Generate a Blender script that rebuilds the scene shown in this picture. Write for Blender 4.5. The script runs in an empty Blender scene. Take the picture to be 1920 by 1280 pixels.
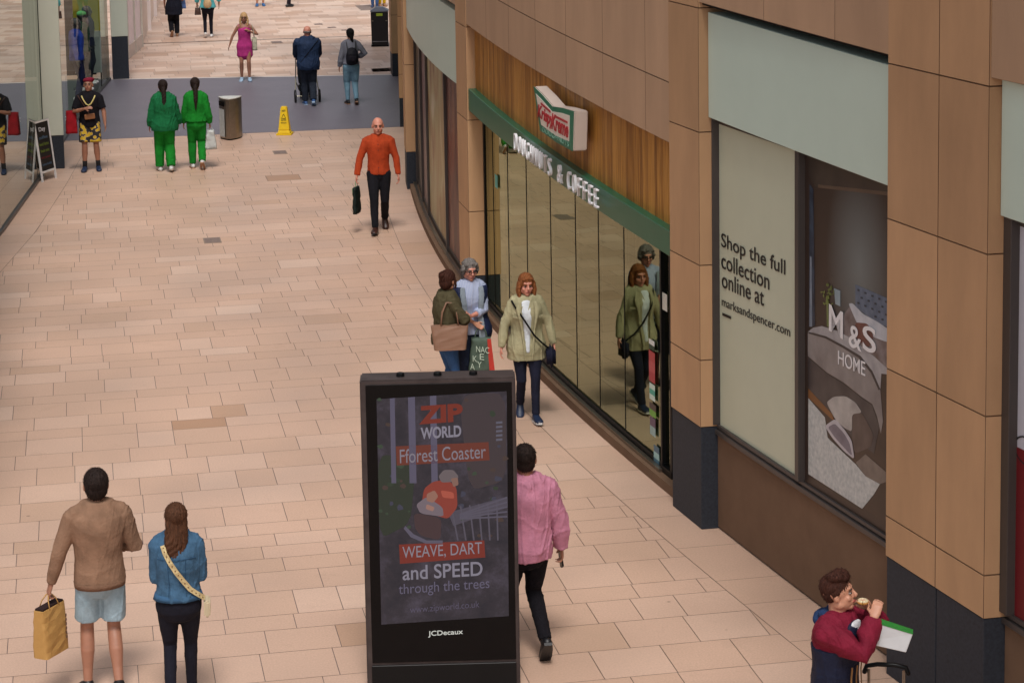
import bpy, bmesh, math, random
import numpy as np
from mathutils import Vector, Matrix
random.seed(7); rng = np.random.RandomState(11)
S = bpy.context.scene; COL = S.collection
# ---------------- camera ----------------
FPX, PX0, PY0 = 4200.0, 960.0, 130.0            # focal length and principal point in 1920 px units
PITCH, YAW, ROLL, HC = math.radians(7.37), math.radians(11.0), math.radians(0.95), 7.1
def cam_axes():
    F = Vector((0, math.cos(PITCH), -math.sin(PITCH))); U = Vector((0, math.sin(PITCH), math.cos(PITCH))); X = Vector((1, 0, 0))
    Z = Matrix.Rotation(-YAW, 3, 'Z'); F, U, X = Z @ F, Z @ U, Z @ X
    c, s = math.cos(ROLL), math.sin(ROLL)
    return c*X - s*U, s*X + c*U, F
CX, CU, CF = cam_axes()
cd = bpy.data.cameras.new('camera'); cam = bpy.data.objects.new('camera', cd); COL.objects.link(cam)
M = Matrix((CX, CU, -CF)).transposed().to_4x4(); M.translation = Vector((0, 0, HC)); cam.matrix_world = M
cd.sensor_width = 36; cd.lens = FPX/1920*36; cd.shift_y = -(640-PY0)/1920; cd.clip_start = .5; cd.clip_end = 600
S.camera = cam
# ---------------- light ----------------
SUN_EL, SUN_AZ = math.radians(60), math.radians(188)      # azimuth clockwise from +Y
w = bpy.data.worlds.new('World'); S.world = w; w.use_nodes = True
nt = w.node_tree; nt.nodes.clear()
sky = nt.nodes.new('ShaderNodeTexSky'); sky.sky_type = 'NISHITA'; sky.sun_disc = False
sky.sun_elevation = SUN_EL; sky.sun_rotation = SUN_AZ; sky.air_density = 1.0; sky.dust_density = 4.0; sky.ozone_density = 1.0
hs = nt.nodes.new('ShaderNodeHueSaturation'); hs.inputs['Saturation'].default_value = .28
bg = nt.nodes.new('ShaderNodeBackground'); bg.inputs['Strength'].default_value = .115
wo = nt.nodes.new('ShaderNodeOutputWorld')
nt.links.new(sky.outputs[0], hs.inputs['Color']); nt.links.new(hs.outputs[0], bg.inputs[0]); nt.links.new(bg.outputs[0], wo.inputs[0])
sl = bpy.data.lights.new('sun', 'SUN'); sl.energy = 1.75; sl.angle = math.radians(14); sl.color = (1, .95, .90)
so = bpy.data.objects.new('sun', sl); COL.objects.link(so)
sd = Vector((math.sin(SUN_AZ)*math.cos(SUN_EL), math.cos(SUN_AZ)*math.cos(SUN_EL), math.sin(SUN_EL)))
so.rotation_euler = sd.to_track_quat('Z', 'Y').to_euler()
S.view_settings.view_transform = 'Standard'; S.view_settings.look = 'None'; S.view_settings.exposure = 0.14; S.view_settings.gamma = 1
S.cycles.max_bounces = 8; S.cycles.transparent_max_bounces = 16

# ---------------- helpers ----------------
def lin(c):
    return tuple(((v/255)/12.92 if v/255 <= .04045 else ((v/255+.055)/1.055)**2.4) for v in c)
def ray(px, py): return CF + CX*((px-PX0)/FPX) - CU*((py-PY0)/FPX)
def G(px, py, z=0.0):                                  # point of a level plane seen at a pixel of the photograph
    r = ray(px, py); return Vector((0, 0, HC)) + r*((z-HC)/r.z)
def OP(px, py, p, n):                                  # point of an upright plane
    r = ray(px, py); c = Vector((0, 0, HC)); return c + r*(((p-c).dot(n))/r.dot(n))
CO = [-1.35e-5, -1.0e-5, 6.6e-3, 8.2e-3, 5.0407]
def XF(Y): 
    t = Y-30; return ((((CO[0]*t)+CO[1])*t+CO[2])*t+CO[3])*t+CO[4]
LG = [(20, -3.45), (30, -2.36), (36.4, -1.34), (40.9, -.84), (43.3, -.62), (48.5, -.1), (55.5, .77), (59, 1.24), (62, 1.68), (75, 2.72), (95, 4.4)]
def XL(Y):
    for (a, b), (c, d) in zip(LG, LG[1:]):
        if Y <= c: return b+(d-b)*(Y-a)/(c-a)
    return LG[-1][1]

def tag(o, label=None, cat=None, group=None, kind=None):
    if label: o['label'] = label
    if cat: o['category'] = cat
    if group: o['group'] = group
    if kind: o['kind'] = kind
    return o
def empty(name, loc=(0, 0, 0), rz=0, **k):
    o = bpy.data.objects.new(name, None); COL.objects.link(o); o.location = loc; o.rotation_euler = (0, 0, rz); o.empty_display_size = .1
    return tag(o, **k)

# ---- materials
MATS = {}
def mat(name, rgb, rough=.7, var=.12, vscale=6., stretch=None, island=0., bump=.0, bscale=80., metal=0., spec=.5, sheen=0., sub=0., coat=0.):
    if name in MATS: return MATS[name]
    m = bpy.data.materials.new(name); m.use_nodes = True; N = m.node_tree.nodes; L = m.node_tree.links
    b = N['Principled BSDF']; c = lin(rgb) if max(rgb) > 1.0 else rgb
    tc = N.new('ShaderNodeTexCoord')
    no = N.new('ShaderNodeTexNoise'); no.inputs['Scale'].default_value = vscale; no.inputs['Detail'].default_value = 5; no.inputs['Roughness'].default_value = .6
    if stretch:
        mp = N.new('ShaderNodeMapping'); mp.inputs['Scale'].default_value = stretch; L.new(tc.outputs['Object'], mp.inputs[0]); L.new(mp.outputs[0], no.inputs['Vector'])
    else: L.new(tc.outputs['Object'], no.inputs['Vector'])
    mr = N.new('ShaderNodeMapRange'); mr.inputs['From Min'].default_value = .25; mr.inputs['From Max'].default_value = .75
    mr.inputs['To Min'].default_value = 1-var; mr.inputs['To Max'].default_value = 1+var; L.new(no.outputs['Fac'], mr.inputs['Value'])
    mx = N.new('ShaderNodeMix'); mx.data_type = 'RGBA'; mx.blend_type = 'MULTIPLY'; mx.inputs[0].default_value = 1
    mx.inputs[6].default_value = (*c, 1); cb = N.new('ShaderNodeCombineColor')
    for i in range(3): L.new(mr.outputs[0], cb.inputs[i])
    L.new(cb.outputs[0], mx.inputs[7]); out = mx.outputs[2]
    if island:
        ge = N.new('ShaderNodeNewGeometry'); ir = N.new('ShaderNodeMapRange'); ir.inputs['To Min'].default_value = 1-island; ir.inputs['To Max'].default_value = 1+island*.6
        L.new(ge.outputs['Random Per Island'], ir.inputs['Value']); c2 = N.new('ShaderNodeCombineColor'); [L.new(ir.outputs[0], c2.inputs[i]) for i in range(3)]
        m2 = N.new('ShaderNodeMix'); m2.data_type = 'RGBA'; m2.blend_type = 'MULTIPLY'; m2.inputs[0].default_value = 1; L.new(out, m2.inputs[6]); L.new(c2.outputs[0], m2.inputs[7]); out = m2.outputs[2]
    L.new(out, b.inputs['Base Color'])
    b.inputs['Roughness'].default_value = rough; b.inputs['Metallic'].default_value = metal
    b.inputs['Specular IOR Level'].default_value = spec
    if sheen: b.inputs['Sheen Weight'].default_value = sheen
    if sub: b.inputs['Subsurface Weight'].default_value = sub; b.inputs['Subsurface Radius'].default_value = (.02, .008, .004)
    if coat: b.inputs['Coat Weight'].default_value = coat; b.inputs['Coat Roughness'].default_value = .1
    if bump:
        n2 = N.new('ShaderNodeTexNoise'); n2.inputs['Scale'].default_value = bscale; n2.inputs['Detail'].default_value = 4
        L.new(tc.outputs['Object'], n2.inputs['Vector'])
        bp = N.new('ShaderNodeBump'); bp.inputs['Strength'].default_value = bump; bp.inputs['Distance'].default_value = .01
        L.new(n2.outputs['Fac'], bp.inputs['Height']); L.new(bp.outputs[0], b.inputs['Normal'])
    MATS[name] = m; return m
def cloth(name, rgb, rough=.9, **k): return mat('cloth_'+name, rgb, rough, var=k.pop('var', .24), vscale=k.pop('vscale', 9), bump=k.pop('bump', .5), bscale=k.pop('bscale', 60), spec=k.pop('spec', .2), **k)
def emit(name, rgb, s=1.0, base=(5, 5, 6)):
    m = bpy.data.materials.new(name); m.use_nodes = True; b = m.node_tree.nodes['Principled BSDF']
    b.inputs['Base Color'].default_value = (*lin(base), 1); b.inputs['Emission Color'].default_value = (*lin(rgb), 1); b.inputs['Emission Strength'].default_value = s
    b.inputs['Roughness'].default_value = .25; MATS[name] = m; return m
def glass(name, ior, tint, refl=(1, 1, 1), rough=0.0, gain=None, wob=.02):
    m = bpy.data.materials.new(name); m.use_nodes = True; N = m.node_tree.nodes; L = m.node_tree.links; N.clear()
    o = N.new('ShaderNodeOutputMaterial'); mx = N.new('ShaderNodeMixShader'); t = N.new('ShaderNodeBsdfTransparent'); g = N.new('ShaderNodeBsdfGlossy')
    t.inputs['Color'].default_value = (*tint, 1); g.inputs['Color'].default_value = (*refl, 1); g.inputs['Roughness'].default_value = rough
    lw = N.new('ShaderNodeLayerWeight'); lw.inputs['Blend'].default_value = .5
    pw = N.new('ShaderNodeMath'); pw.operation = 'POWER'; pw.inputs[1].default_value = 5; L.new(lw.outputs['Facing'], pw.inputs[0])
    fr = N.new('ShaderNodeMath'); fr.operation = 'MULTIPLY_ADD'; fr.inputs[1].default_value = (1-ior) if gain is None else gain; fr.inputs[2].default_value = ior; L.new(pw.outputs[0], fr.inputs[0])
    no = N.new('ShaderNodeTexNoise'); no.inputs['Scale'].default_value = .8; tc = N.new('ShaderNodeTexCoord'); L.new(tc.outputs['Object'], no.inputs['Vector'])
    bp = N.new('ShaderNodeBump'); bp.inputs['Strength'].default_value = wob; bp.inputs['Distance'].default_value = .02; L.new(no.outputs['Fac'], bp.inputs['Height']); L.new(bp.outputs[0], g.inputs['Normal'])
    L.new(fr.outputs[0], mx.inputs[0]); L.new(t.outputs[0], mx.inputs[1]); L.new(g.outputs[0], mx.inputs[2]); L.new(mx.outputs[0], o.inputs[0])
    MATS[name] = m; return m

# ---- mesh builder
class MB:
    def __init__(s): s.v = []; s.f = []; s.mi = []; s.cur = 0
    def add(s, vs, fs):
        k = len(s.v); s.v += [tuple(p) for p in vs]; s.f += [tuple(i+k for i in f) for f in fs]; s.mi += [s.cur]*len(fs)
    def box(s, c, d, R=None):
        c = Vector(c); h = Vector(d)/2
        vs = [Vector((x*h.x, y*h.y, z*h.z)) for x in (-1, 1) for y in (-1, 1) for z in (-1, 1)]
        if R is not None: vs = [R @ p for p in vs]
        s.add([c+p for p in vs], [(0, 1, 3, 2), (4, 6, 7, 5), (0, 4, 5, 1), (2, 3, 7, 6), (0, 2, 6, 4), (1, 5, 7, 3)]); return s
    def hexa(s, p):   # 8 points: bottom 4 ccw, top 4 ccw
        s.add(p, [(3, 2, 1, 0), (4, 5, 6, 7), (0, 1, 5, 4), (1, 2, 6, 5), (2, 3, 7, 6), (3, 0, 4, 7)]); return s
    def prism(s, pts, d):      # planar outline pts, extruded along vector d
        n = len(pts); d = Vector(d); a = [Vector(p) for p in pts]
        s.add(a+[p+d for p in a], [tuple(range(n))[::-1], tuple(range(n, 2*n))]+[(i, (i+1) % n, (i+1) % n+n, i+n) for i in range(n)]); return s
    def loft(s, cs, ra, rb=None, side=(1, 0, 0), n=16, cap=True, ends=(1, 1)):
        cs = [Vector(c) for c in cs]; m = len(cs); rb = rb or ra; side = Vector(side)
        rings = []; T = []
        for i in range(m):
            t = (cs[min(i+1, m-1)]-cs[max(i-1, 0)]).normalized(); T.append(t)
        seq = []
        if cap and ends[0]:
            for a in (75, 45): seq.append((cs[0]-T[0]*min(ra[0], rb[0])*math.sin(math.radians(a))*.8, ra[0]*math.cos(math.radians(a)), rb[0]*math.cos(math.radians(a)), T[0]))
        seq += [(cs[i], ra[i], rb[i], T[i]) for i in range(m)]
        if cap and ends[1]:
            for a in (45, 75): seq.append((cs[-1]+T[-1]*min(ra[-1], rb[-1])*math.sin(math.radians(a))*.8, ra[-1]*math.cos(math.radians(a)), rb[-1]*math.cos(math.radians(a)), T[-1]))
        vs = []
        for c, a, b, t in seq:
            sx = side - t*side.dot(t)
            if sx.length < 1e-4: sx = Vector((0, 1, 0)) - t*t.y
            sx.normalize(); sy = t.cross(sx)
            vs += [c+sx*a*math.cos(2*math.pi*k/n)+sy*b*math.sin(2*math.pi*k/n) for k in range(n)]
        q = len(seq); fs = [(i*n+k, i*n+(k+1) % n, (i+1)*n+(k+1) % n, (i+1)*n+k) for i in range(q-1) for k in range(n)]
        fs += [tuple(range(n))[::-1], tuple((q-1)*n+k for k in range(n))]
        s.add(vs, fs); return s
    def tube(s, pts, r, n=8): 
        return s.loft(pts, [r]*len(pts), n=n, cap=False, side=(.31, .2, .93) if abs((Vector(pts[-1])-Vector(pts[0])).normalized().x) > .9 else (1, .05, .03))
    def ell(s, c, r, R=None, n=16, m=10):
        c = Vector(c); vs = []; 
        for i in range(1, m):
            th = math.pi*i/m
            for k in range(n): vs.append(Vector((r[0]*math.sin(th)*math.cos(2*math.pi*k/n), r[1]*math.sin(th)*math.sin(2*math.pi*k/n), -r[2]*math.cos(th))))
        vs += [Vector((0, 0, -r[2])), Vector((0, 0, r[2]))]; b = (m-1)*n
        fs = [(i*n+k, i*n+(k+1) % n, (i+1)*n+(k+1) % n, (i+1)*n+k) for i in range(m-2) for k in range(n)]
        fs += [(b, (k+1) % n, k) for k in range(n)]+[(b+1, (m-2)*n+k, (m-2)*n+(k+1) % n) for k in range(n)]
        s.add([c+(R @ p if R is not None else p) for p in vs], fs); return s
    def mesh(s, name):
        me = bpy.data.meshes.new(name); me.from_pydata(s.v, [], s.f); me.update(); return me
    def build(s, name, m, parent=None, smooth=False, bevel=0, segs=1, **k):
        me = s.mesh(name); ms = m if isinstance(m, (list, tuple)) else [m]
        for q in ms: me.materials.append(q)
        me.polygons.foreach_set('material_index', s.mi)
        bm = bmesh.new(); bm.from_mesh(me); bmesh.ops.recalc_face_normals(bm, faces=bm.faces)
        if bevel: 
            ed = [e for e in bm.edges if len(e.link_faces) == 2 and e.calc_face_angle(0) > .5]
            bmesh.ops.bevel(bm, geom=ed, offset=bevel, segments=segs, affect='EDGES', clamp_overlap=True)
        bm.to_mesh(me); bm.free()
        if smooth: me.polygons.foreach_set('use_smooth', [True]*len(me.polygons))
        o = bpy.data.objects.new(name, me); COL.objects.link(o); o.parent = parent; return tag(o, **k)

FOLD = [(rng.normal(size=3)*np.array([1, 1, .8]), rng.uniform(0, 6.28)) for _ in range(14)]
def folds(P, scale):
    q = P*scale*np.array([1, 1, .75]); wv = np.stack([np.sin(q@(FOLD[i][0]*.7)+FOLD[i][1]) for i in (0, 1, 2)], 1); q = q+wv*1.3
    d = np.zeros(len(P))
    for i in range(3, 7): d += np.sin(q@(FOLD[i][0]*.9)+FOLD[i][1])/5
    for i, k in ((9, .55), (10, .8), (11, 1.15)): d += 1.1*(1-np.abs(np.sin(q@(FOLD[i][0]*k)+FOLD[i][1])))**4
    for i, k in ((12, 2.0), (13, 2.6)): d += .45*(1-np.abs(np.sin(q@(FOLD[i][0]*k)+FOLD[i][1])))**5
    return d-.5
def remesh(mb, name, m, parent, voxel=.008, smooth=4, fold=0, fscale=14, fn=None, **k):
    me = mb.mesh('tmp'); o = bpy.data.objects.new('tmp', me); COL.objects.link(o)
    bm = bmesh.new(); bm.from_mesh(me); bmesh.ops.recalc_face_normals(bm, faces=bm.faces); bm.to_mesh(me); bm.free()
    r = o.modifiers.new('r', 'REMESH'); r.mode = 'VOXEL'; r.voxel_size = voxel
    if smooth: q = o.modifiers.new('s', 'SMOOTH'); q.iterations = smooth; q.factor = .5
    dg = bpy.context.evaluated_depsgraph_get(); dg.update()
    nm = bpy.data.meshes.new_from_object(o.evaluated_get(dg)); bpy.data.objects.remove(o); bpy.data.meshes.remove(me)
    n = len(nm.vertices); P = np.empty(n*3, dtype=np.float32); nm.vertices.foreach_get('co', P); P = P.reshape(-1, 3).astype(float)
    if fold or fn:
        NN = np.empty(n*3, dtype=np.float32); nm.vertices.foreach_get('normal', NN); NN = NN.reshape(-1, 3)
        if fold: P = P+NN*(folds(P, fscale)*fold)[:, None]
        if fn: P = fn(P, NN)
        nm.vertices.foreach_set('co', P.astype(np.float32).ravel())
    nm.name = name; nm.materials.clear()
    for q in (m if isinstance(m, (list, tuple)) else [m]): nm.materials.append(q)
    nm.polygons.foreach_set('use_smooth', [True]*len(nm.polygons)); nm.update()
    o = bpy.data.objects.new(name, nm); COL.objects.link(o); o.parent = parent; return tag(o, **k)

def text(name, s, p0, u, v, wd, ht, m, parent=None, depth=.003, bold=0., shear=0., spacing=1., **k):
    """Lettering: lower left corner p0, along u and up v, fitted to wd x ht."""
    cu = bpy.data.curves.new('t', 'FONT'); cu.body = s; cu.size = 1; cu.offset = bold; cu.shear = shear; cu.extrude = .5; cu.space_character = spacing; cu.resolution_u = 5
    o = bpy.data.objects.new('t', cu); COL.objects.link(o); dg = bpy.context.evaluated_depsgraph_get(); dg.update()
    me = bpy.data.meshes.new_from_object(o.evaluated_get(dg)); bpy.data.objects.remove(o); bpy.data.curves.remove(cu)
    n = len(me.vertices); P = np.empty(n*3, dtype=np.float32); me.vertices.foreach_get('co', P); P = P.reshape(-1, 3)
    lo, hi = P.min(0), P.max(0); u = Vector(u).normalized(); v = Vector(v).normalized(); w_ = u.cross(v)
    Q = (P-lo)/(hi-lo); B = np.array([u*wd, v*ht, w_*depth]); W = Q@B+np.array(p0)
    me.vertices.foreach_set('co', W.astype(np.float32).ravel()); me.materials.clear(); me.materials.append(m); me.name = name; me.update()
    o = bpy.data.objects.new(name, me); COL.objects.link(o); o.parent = parent; return tag(o, **k)
UPZ = Vector((0, 0, 1))
# ---------------- materials of the setting ----------------
CO = [-3.902069900210385e-06, -1.9426893458637187e-05, 0.006590909495809421, 0.008176273701064142, 5.040724039505395]
def paver_mat():
    m = bpy.data.materials.new('paving_stone'); m.use_nodes = True; N = m.node_tree.nodes; L = m.node_tree.links; b = N['Principled BSDF']
    at = N.new('ShaderNodeAttribute'); at.attribute_name = 'tone'
    cr = N.new('ShaderNodeValToRGB'); e = cr.color_ramp; e.elements[0].position = 0; e.elements[0].color = (*lin((170, 132, 104)), 1)
    e.elements[1].position = 1; e.elements[1].color = (*lin((222, 196, 178)), 1)
    for p, c in ((.08, (182, 146, 120)), (.2, (196, 163, 140)), (.6, (203, 170, 149))): q = e.elements.new(p); q.color = (*lin(c), 1)
    L.new(at.outputs['Fac'], cr.inputs[0])
    g = N.new('ShaderNodeNewGeometry'); n1 = N.new('ShaderNodeTexNoise'); n1.inputs['Scale'].default_value = .55; n1.inputs['Detail'].default_value = 6
    n2 = N.new('ShaderNodeTexNoise'); n2.inputs['Scale'].default_value = 60; n2.inputs['Detail'].default_value = 3
    L.new(g.outputs['Position'], n1.inputs['Vector']); L.new(g.outputs['Position'], n2.inputs['Vector'])
    r1 = N.new('ShaderNodeMapRange'); r1.inputs[1].default_value = .3; r1.inputs[2].default_value = .7; r1.inputs[3].default_value = .86; r1.inputs[4].default_value = 1.08
    r2 = N.new('ShaderNodeMapRange'); r2.inputs[1].default_value = .25; r2.inputs[2].default_value = .75; r2.inputs[3].default_value = .9; r2.inputs[4].default_value = 1.1
    vo = N.new('ShaderNodeTexVoronoi'); vo.inputs['Scale'].default_value = 1.3; L.new(g.outputs['Position'], vo.inputs['Vector'])
    gs = N.new('ShaderNodeMapRange'); gs.inputs[1].default_value = .018; gs.inputs[2].default_value = .03; gs.inputs[3].default_value = .62; gs.inputs[4].default_value = 1.0; L.new(vo.outputs['Distance'], gs.inputs[0])
    n3 = N.new('ShaderNodeTexNoise'); n3.inputs['Scale'].default_value = 2.2; n3.inputs['Detail'].default_value = 8; n3.inputs['Roughness'].default_value = .7; L.new(g.outputs['Position'], n3.inputs['Vector'])
    r3 = N.new('ShaderNodeMapRange'); r3.inputs[1].default_value = .55; r3.inputs[2].default_value = .78; r3.inputs[3].default_value = 1.0; r3.inputs[4].default_value = .86; L.new(n3.outputs['Fac'], r3.inputs[0])
    L.new(n1.outputs['Fac'], r1.inputs[0]); L.new(n2.outputs['Fac'], r2.inputs[0])
    mu = N.new('ShaderNodeMath'); mu.operation = 'MULTIPLY'; L.new(r1.outputs[0], mu.inputs[0]); L.new(r2.outputs[0], mu.inputs[1])
    for q_ in (gs, r3): m_ = N.new('ShaderNodeMath'); m_.operation = 'MULTIPLY'; L.new(mu.outputs[0], m_.inputs[0]); L.new(q_.outputs[0], m_.inputs[1]); mu = m_
    cb = N.new('ShaderNodeCombineColor'); [L.new(mu.outputs[0], cb.inputs[i]) for i in range(3)]
    mx = N.new('ShaderNodeMix'); mx.data_type = 'RGBA'; mx.blend_type = 'MULTIPLY'; mx.inputs[0].default_value = 1; L.new(cr.outputs[0], mx.inputs[6]); L.new(cb.outputs[0], mx.inputs[7])
    L.new(mx.outputs[2], b.inputs['Base Color'])
    rr = N.new('ShaderNodeMapRange'); rr.inputs[1].default_value = .3; rr.inputs[2].default_value = .7; rr.inputs[3].default_value = .38; rr.inputs[4].default_value = .6; L.new(n1.outputs['Fac'], rr.inputs[0]); L.new(rr.outputs[0], b.inputs['Roughness'])
    bp = N.new('ShaderNodeBump'); bp.inputs['Strength'].default_value = .15; bp.inputs['Distance'].default_value = .004; L.new(n2.outputs['Fac'], bp.inputs['Height']); L.new(bp.outputs[0], b.inputs['Normal'])
    return m
PAV = paver_mat()
JOINT = mat('joint_sand', (120, 106, 106), .9)
ASPH = mat('asphalt', (112, 106, 116), .42, var=.10, vscale=1.2, bump=.3, bscale=240)
KERB = mat('edge_strip_stone', (215, 205, 200), .6)
STONE = mat('sandstone_panel', (184, 146, 110), .8, var=.13, vscale=1.6, stretch=(1.5, 1.5, .45), island=.13, bump=.2, bscale=140, spec=.3)
STONE2 = mat('sandstone_band_panel', (178, 146, 118), .8, var=.10, vscale=1.6, stretch=(1.5, 1.5, .45), island=.07, bump=.2, bscale=140, spec=.3)
GRANITE = mat('dark_granite', (46, 50, 58), .6, var=.3, vscale=40, spec=.25)
RISER = mat('brown_riser', (112, 88, 70), .8, var=.12, vscale=3, bump=.1, spec=.2)
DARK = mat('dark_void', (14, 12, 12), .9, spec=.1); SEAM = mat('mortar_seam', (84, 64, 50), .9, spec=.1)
FRAME = mat('bronze_frame', (74, 68, 66), .4, var=.05, metal=.3)
BLACKM = mat('black_metal', (12, 13, 15), .4, var=.1, spec=.2)
STEEL = mat('brushed_steel', (150, 140, 128), .32, var=.12, vscale=14, metal=.9)
CREAM = mat('cream_vinyl', (192, 196, 174), .45, var=.03, vscale=3)
PALE = mat('pale_fascia', (194, 212, 200), .4, var=.025, vscale=2)
GREEN = mat('green_band', (22, 92, 66), .3, var=.08)
WHITE = mat('white_paint', (222, 222, 222), .45, var=.04)
WHITEW = mat('white_wall', (232, 222, 220), .6, var=.06, vscale=2)

# ---------------- ground ----------------
def sheet(name, pts, z, m, kind='structure', **k):
    mb = MB(); mb.add([(x, y, z) for x, y in pts], [tuple(range(len(pts)))]); return mb.build(name, m, kind=kind, **k)
sheet('ground', [(-200, -120), (260, -120), (260, 320), (-200, 320)], -.012, JOINT)
def paving():
    mb = MB(); tone = []; gap = .006
    def quad(p, t): 
        mb.add([(x, y, 0) for x, y in p], [(0, 1, 2, 3)]); tone.append(t)
    def rt():
        a = random.random()
        return random.uniform(.04, .14) if a < .008 else (random.uniform(.16, .3) if a < .04 else random.uniform(.4, .7) if a < .985 else random.uniform(.72, .8))
    Y = 2.0
    while Y < 110:
        h = random.choice((.58, .34, .34, .5, .58, .36)); y0, y1 = Y+gap/2, Y+h-gap/2; Y += h
        far = (y0+y1)/2 > 54.6
        if far: xa0, xa1, xb0, xb1 = -12, -12, 18, 18
        else:
            xb0, xb1 = XF(max(y0, 8))-.42, XF(max(y1, 8))-.42
            if y0 < 8: xb0 = xb1 = XF(8)-.42
            xa0, xa1 = (XL(y0)+.55, XL(y1)+.55) if y0 > 22 else (-9, -9)
        x = min(xa0, xa1)-random.random()*.6
        while x < max(xb0, xb1):
            Lc = random.choice((.6, .6, .6, .6, .39)) if h < .45 else random.choice((.6, .6, .39, .6, .39))
            if far: Lc *= random.choice((1, 1.5))
            l0 = max(x, xa0); l1 = max(x, xa1); r0 = min(x+Lc-gap, xb0); r1 = min(x+Lc-gap, xb1)
            if r0 > l0+.002 or r1 > l1+.002:
                r0 = max(r0, l0+.001); r1 = max(r1, l1+.001)
                t = rt()
                if far: t = random.choice((.9, .8, .7, 1, .55, .95, .3))
                quad([(l0, y0), (r0, y0), (r1, y1), (l1, y1)], t)
            x += Lc
    # border slabs that follow the two shopfronts
    Y = 8.0
    while Y < 54.4:
        h = random.choice((.9, .9, .6)); y0, y1 = Y+gap/2, Y+h-gap/2; Y += h
        quad([(XF(y0)-.414, y0), (XF(y0)+.3, y0), (XF(y1)+.3, y1), (XF(y1)-.414, y1)], rt())
    Y = 22.0
    while Y < 54.4:
        h = random.choice((.9, .9, .6)); y0, y1 = Y+gap/2, Y+h-gap/2; Y += h
        quad([(XL(y0)-.05, y0), (XL(y0)+.544, y0), (XL(y1)+.544, y1), (XL(y1)-.05, y1)], rt())
    o = mb.build('pavement', PAV, kind='structure')
    bm = bmesh.new(); bm.from_mesh(o.data)
    a = o.data.attributes.new('tone', 'FLOAT', 'FACE'); bm.free()
    if len(o.data.polygons) == len(tone): a.data.foreach_set('value', tone)
paving()
# dark cross strip and its pale edge
by = lambda x, a: a
sheet('asphalt_strip', [(-2.5, 45.72), (8.6, 45.42), (9.6, 53.3), (-2.5, 55.62)], .004, ASPH)
sheet('edge_strip', [(-2.5, 55.62), (9.6, 53.3), (9.6, 53.42), (-2.5, 55.74)], .006, KERB)
mb = MB(); mb.add([(-3, 62.62, .004), (14, 62.1, .004), (14, 62.18, .004), (-3, 62.7, .004)], [(0, 1, 2, 3)])
mb.build('drain_channel', mat('drain_dark', (70, 54, 52), .7), kind='structure')
COVER = mat('cover_plate', (138, 120, 108), .6, var=.2, vscale=20)
def cover(px, py, wd, dp, lab):
    c = G(px, py); t = MB(); t.box((0, 0, .003), (wd, dp, .006)); t.cur = 1
    for i in range(1, 6): t.box((0, -dp/2+dp*i/6, .0075), (wd*.86, dp*.04, .003))
    o = t.build('access_cover', [COVER, JOINT], label=lab, cat='drain cover', group='covers set in the paving'); o.location = (c.x, c.y, 0)
cover(398, 451, .27, .42, 'small brown metal cover in the paving left of the man in the orange shirt')
cover(525, 286, .26, .4, 'faint grey cover in the paving just below the yellow cone')
cover(519, 80, .30, .5, 'brown cover on the drain line right of the woman in the pink dress')
cover(597, 46, .25, .3, 'small dark cover higher up the street above the bald man in navy')
cover(622, 52, .25, .25, 'small dark cover below and right of another one, above the bald man')
cover(648, 57, .25, .25, 'small dark cover nearest the litter bin, above the woman with backpack')
cover(686, 15, .5, 1.6, 'large square brown cover plate left of the black litter bin')

# ---------------- right hand building ----------------
def strip(mb, Y0, Y1, za, zb, o0, o1, step=.5):
    """closed solid following the curved front; za, zb = (z at Y0, z at Y1) or numbers"""
    A = za if isinstance(za, tuple) else (za, za); B = zb if isinstance(zb, tuple) else (zb, zb)
    n = max(1, int(math.ceil((Y1-Y0)/step))); vs = []
    for i in range(n+1):
        t = i/n; Y = Y0+(Y1-Y0)*t; x = XF(Y); a = A[0]+(A[1]-A[0])*t; b = B[0]+(B[1]-B[0])*t
        vs += [(x+o0, Y, a), (x+o1, Y, a), (x+o1, Y, b), (x+o0, Y, b)]
    fs = [(0, 1, 2, 3), tuple(n*4+k for k in (3, 2, 1, 0))]
    for i in range(n):
        for k in range(4): fs.append((i*4+k, i*4+(k+1) % 4, (i+1)*4+(k+1) % 4, (i+1)*4+k))
    mb.add(vs, fs); return mb
RB = empty('shopping_arcade_building', (XF(20), 20, 0), label='curved sandstone clad shopping building lining the right side of the street', cat='building')
def rb(mb, name, m, parent=None, **k):
    o = mb.build(name, m, **k); o.parent = parent or RB
    if o.parent == RB: o.matrix_parent_inverse = Matrix.Translation(-RB.location)
    return o
g = .005
def pillar(Y0, Y1, zb, joints, top=9.0, vj=None, back=.5, name='pillar'):
    core = MB(); strip(core, Y0+.02, Y1-.02, zb, top, .018, back-.02, 2); core.cur = 1
    ys = [Y0] + ([vj] if vj else []) + [Y1]; zs = [zb]+list(joints)+[top]
    for a, b in zip(ys, ys[1:]):
        for c, d in zip(zs, zs[1:]):
            strip(core, a+(g/2 if a != Y0 else 0), b-(g/2 if b != Y1 else 0), c+g/2, d-g/2, 0, back, 3)
    o = rb(core, name, [SEAM, STONE], bevel=.003)
    p = MB(); 
    for a, b in zip(ys, ys[1:]): strip(p, a+.006+(.002 if a != Y0 else 0), b-.006-(.002 if b != Y1 else 0), 0, zb-.004, .008, back, 3)
    q = p.build('plinth', GRANITE, parent=o, bevel=.003); return o
pillar(19.85, 20.6, 1.0, (1.65, 2.56, 3.82, 4.98))
pillar(14.76, 16.2, .97, (1.3, 2.49, 3.68, 4.89), vj=15.44)
pillar(29.12, 29.93, .48, (1.36, 2.6, 3.85, 5.1))
pillar(38.35, 39.1, .66, (2.2, 3.9, 5.1), back=.6)
pillar(45.45, 46.2, .60, (1.1, 2.3, 3.9, 5.1), back=.6)
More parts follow.
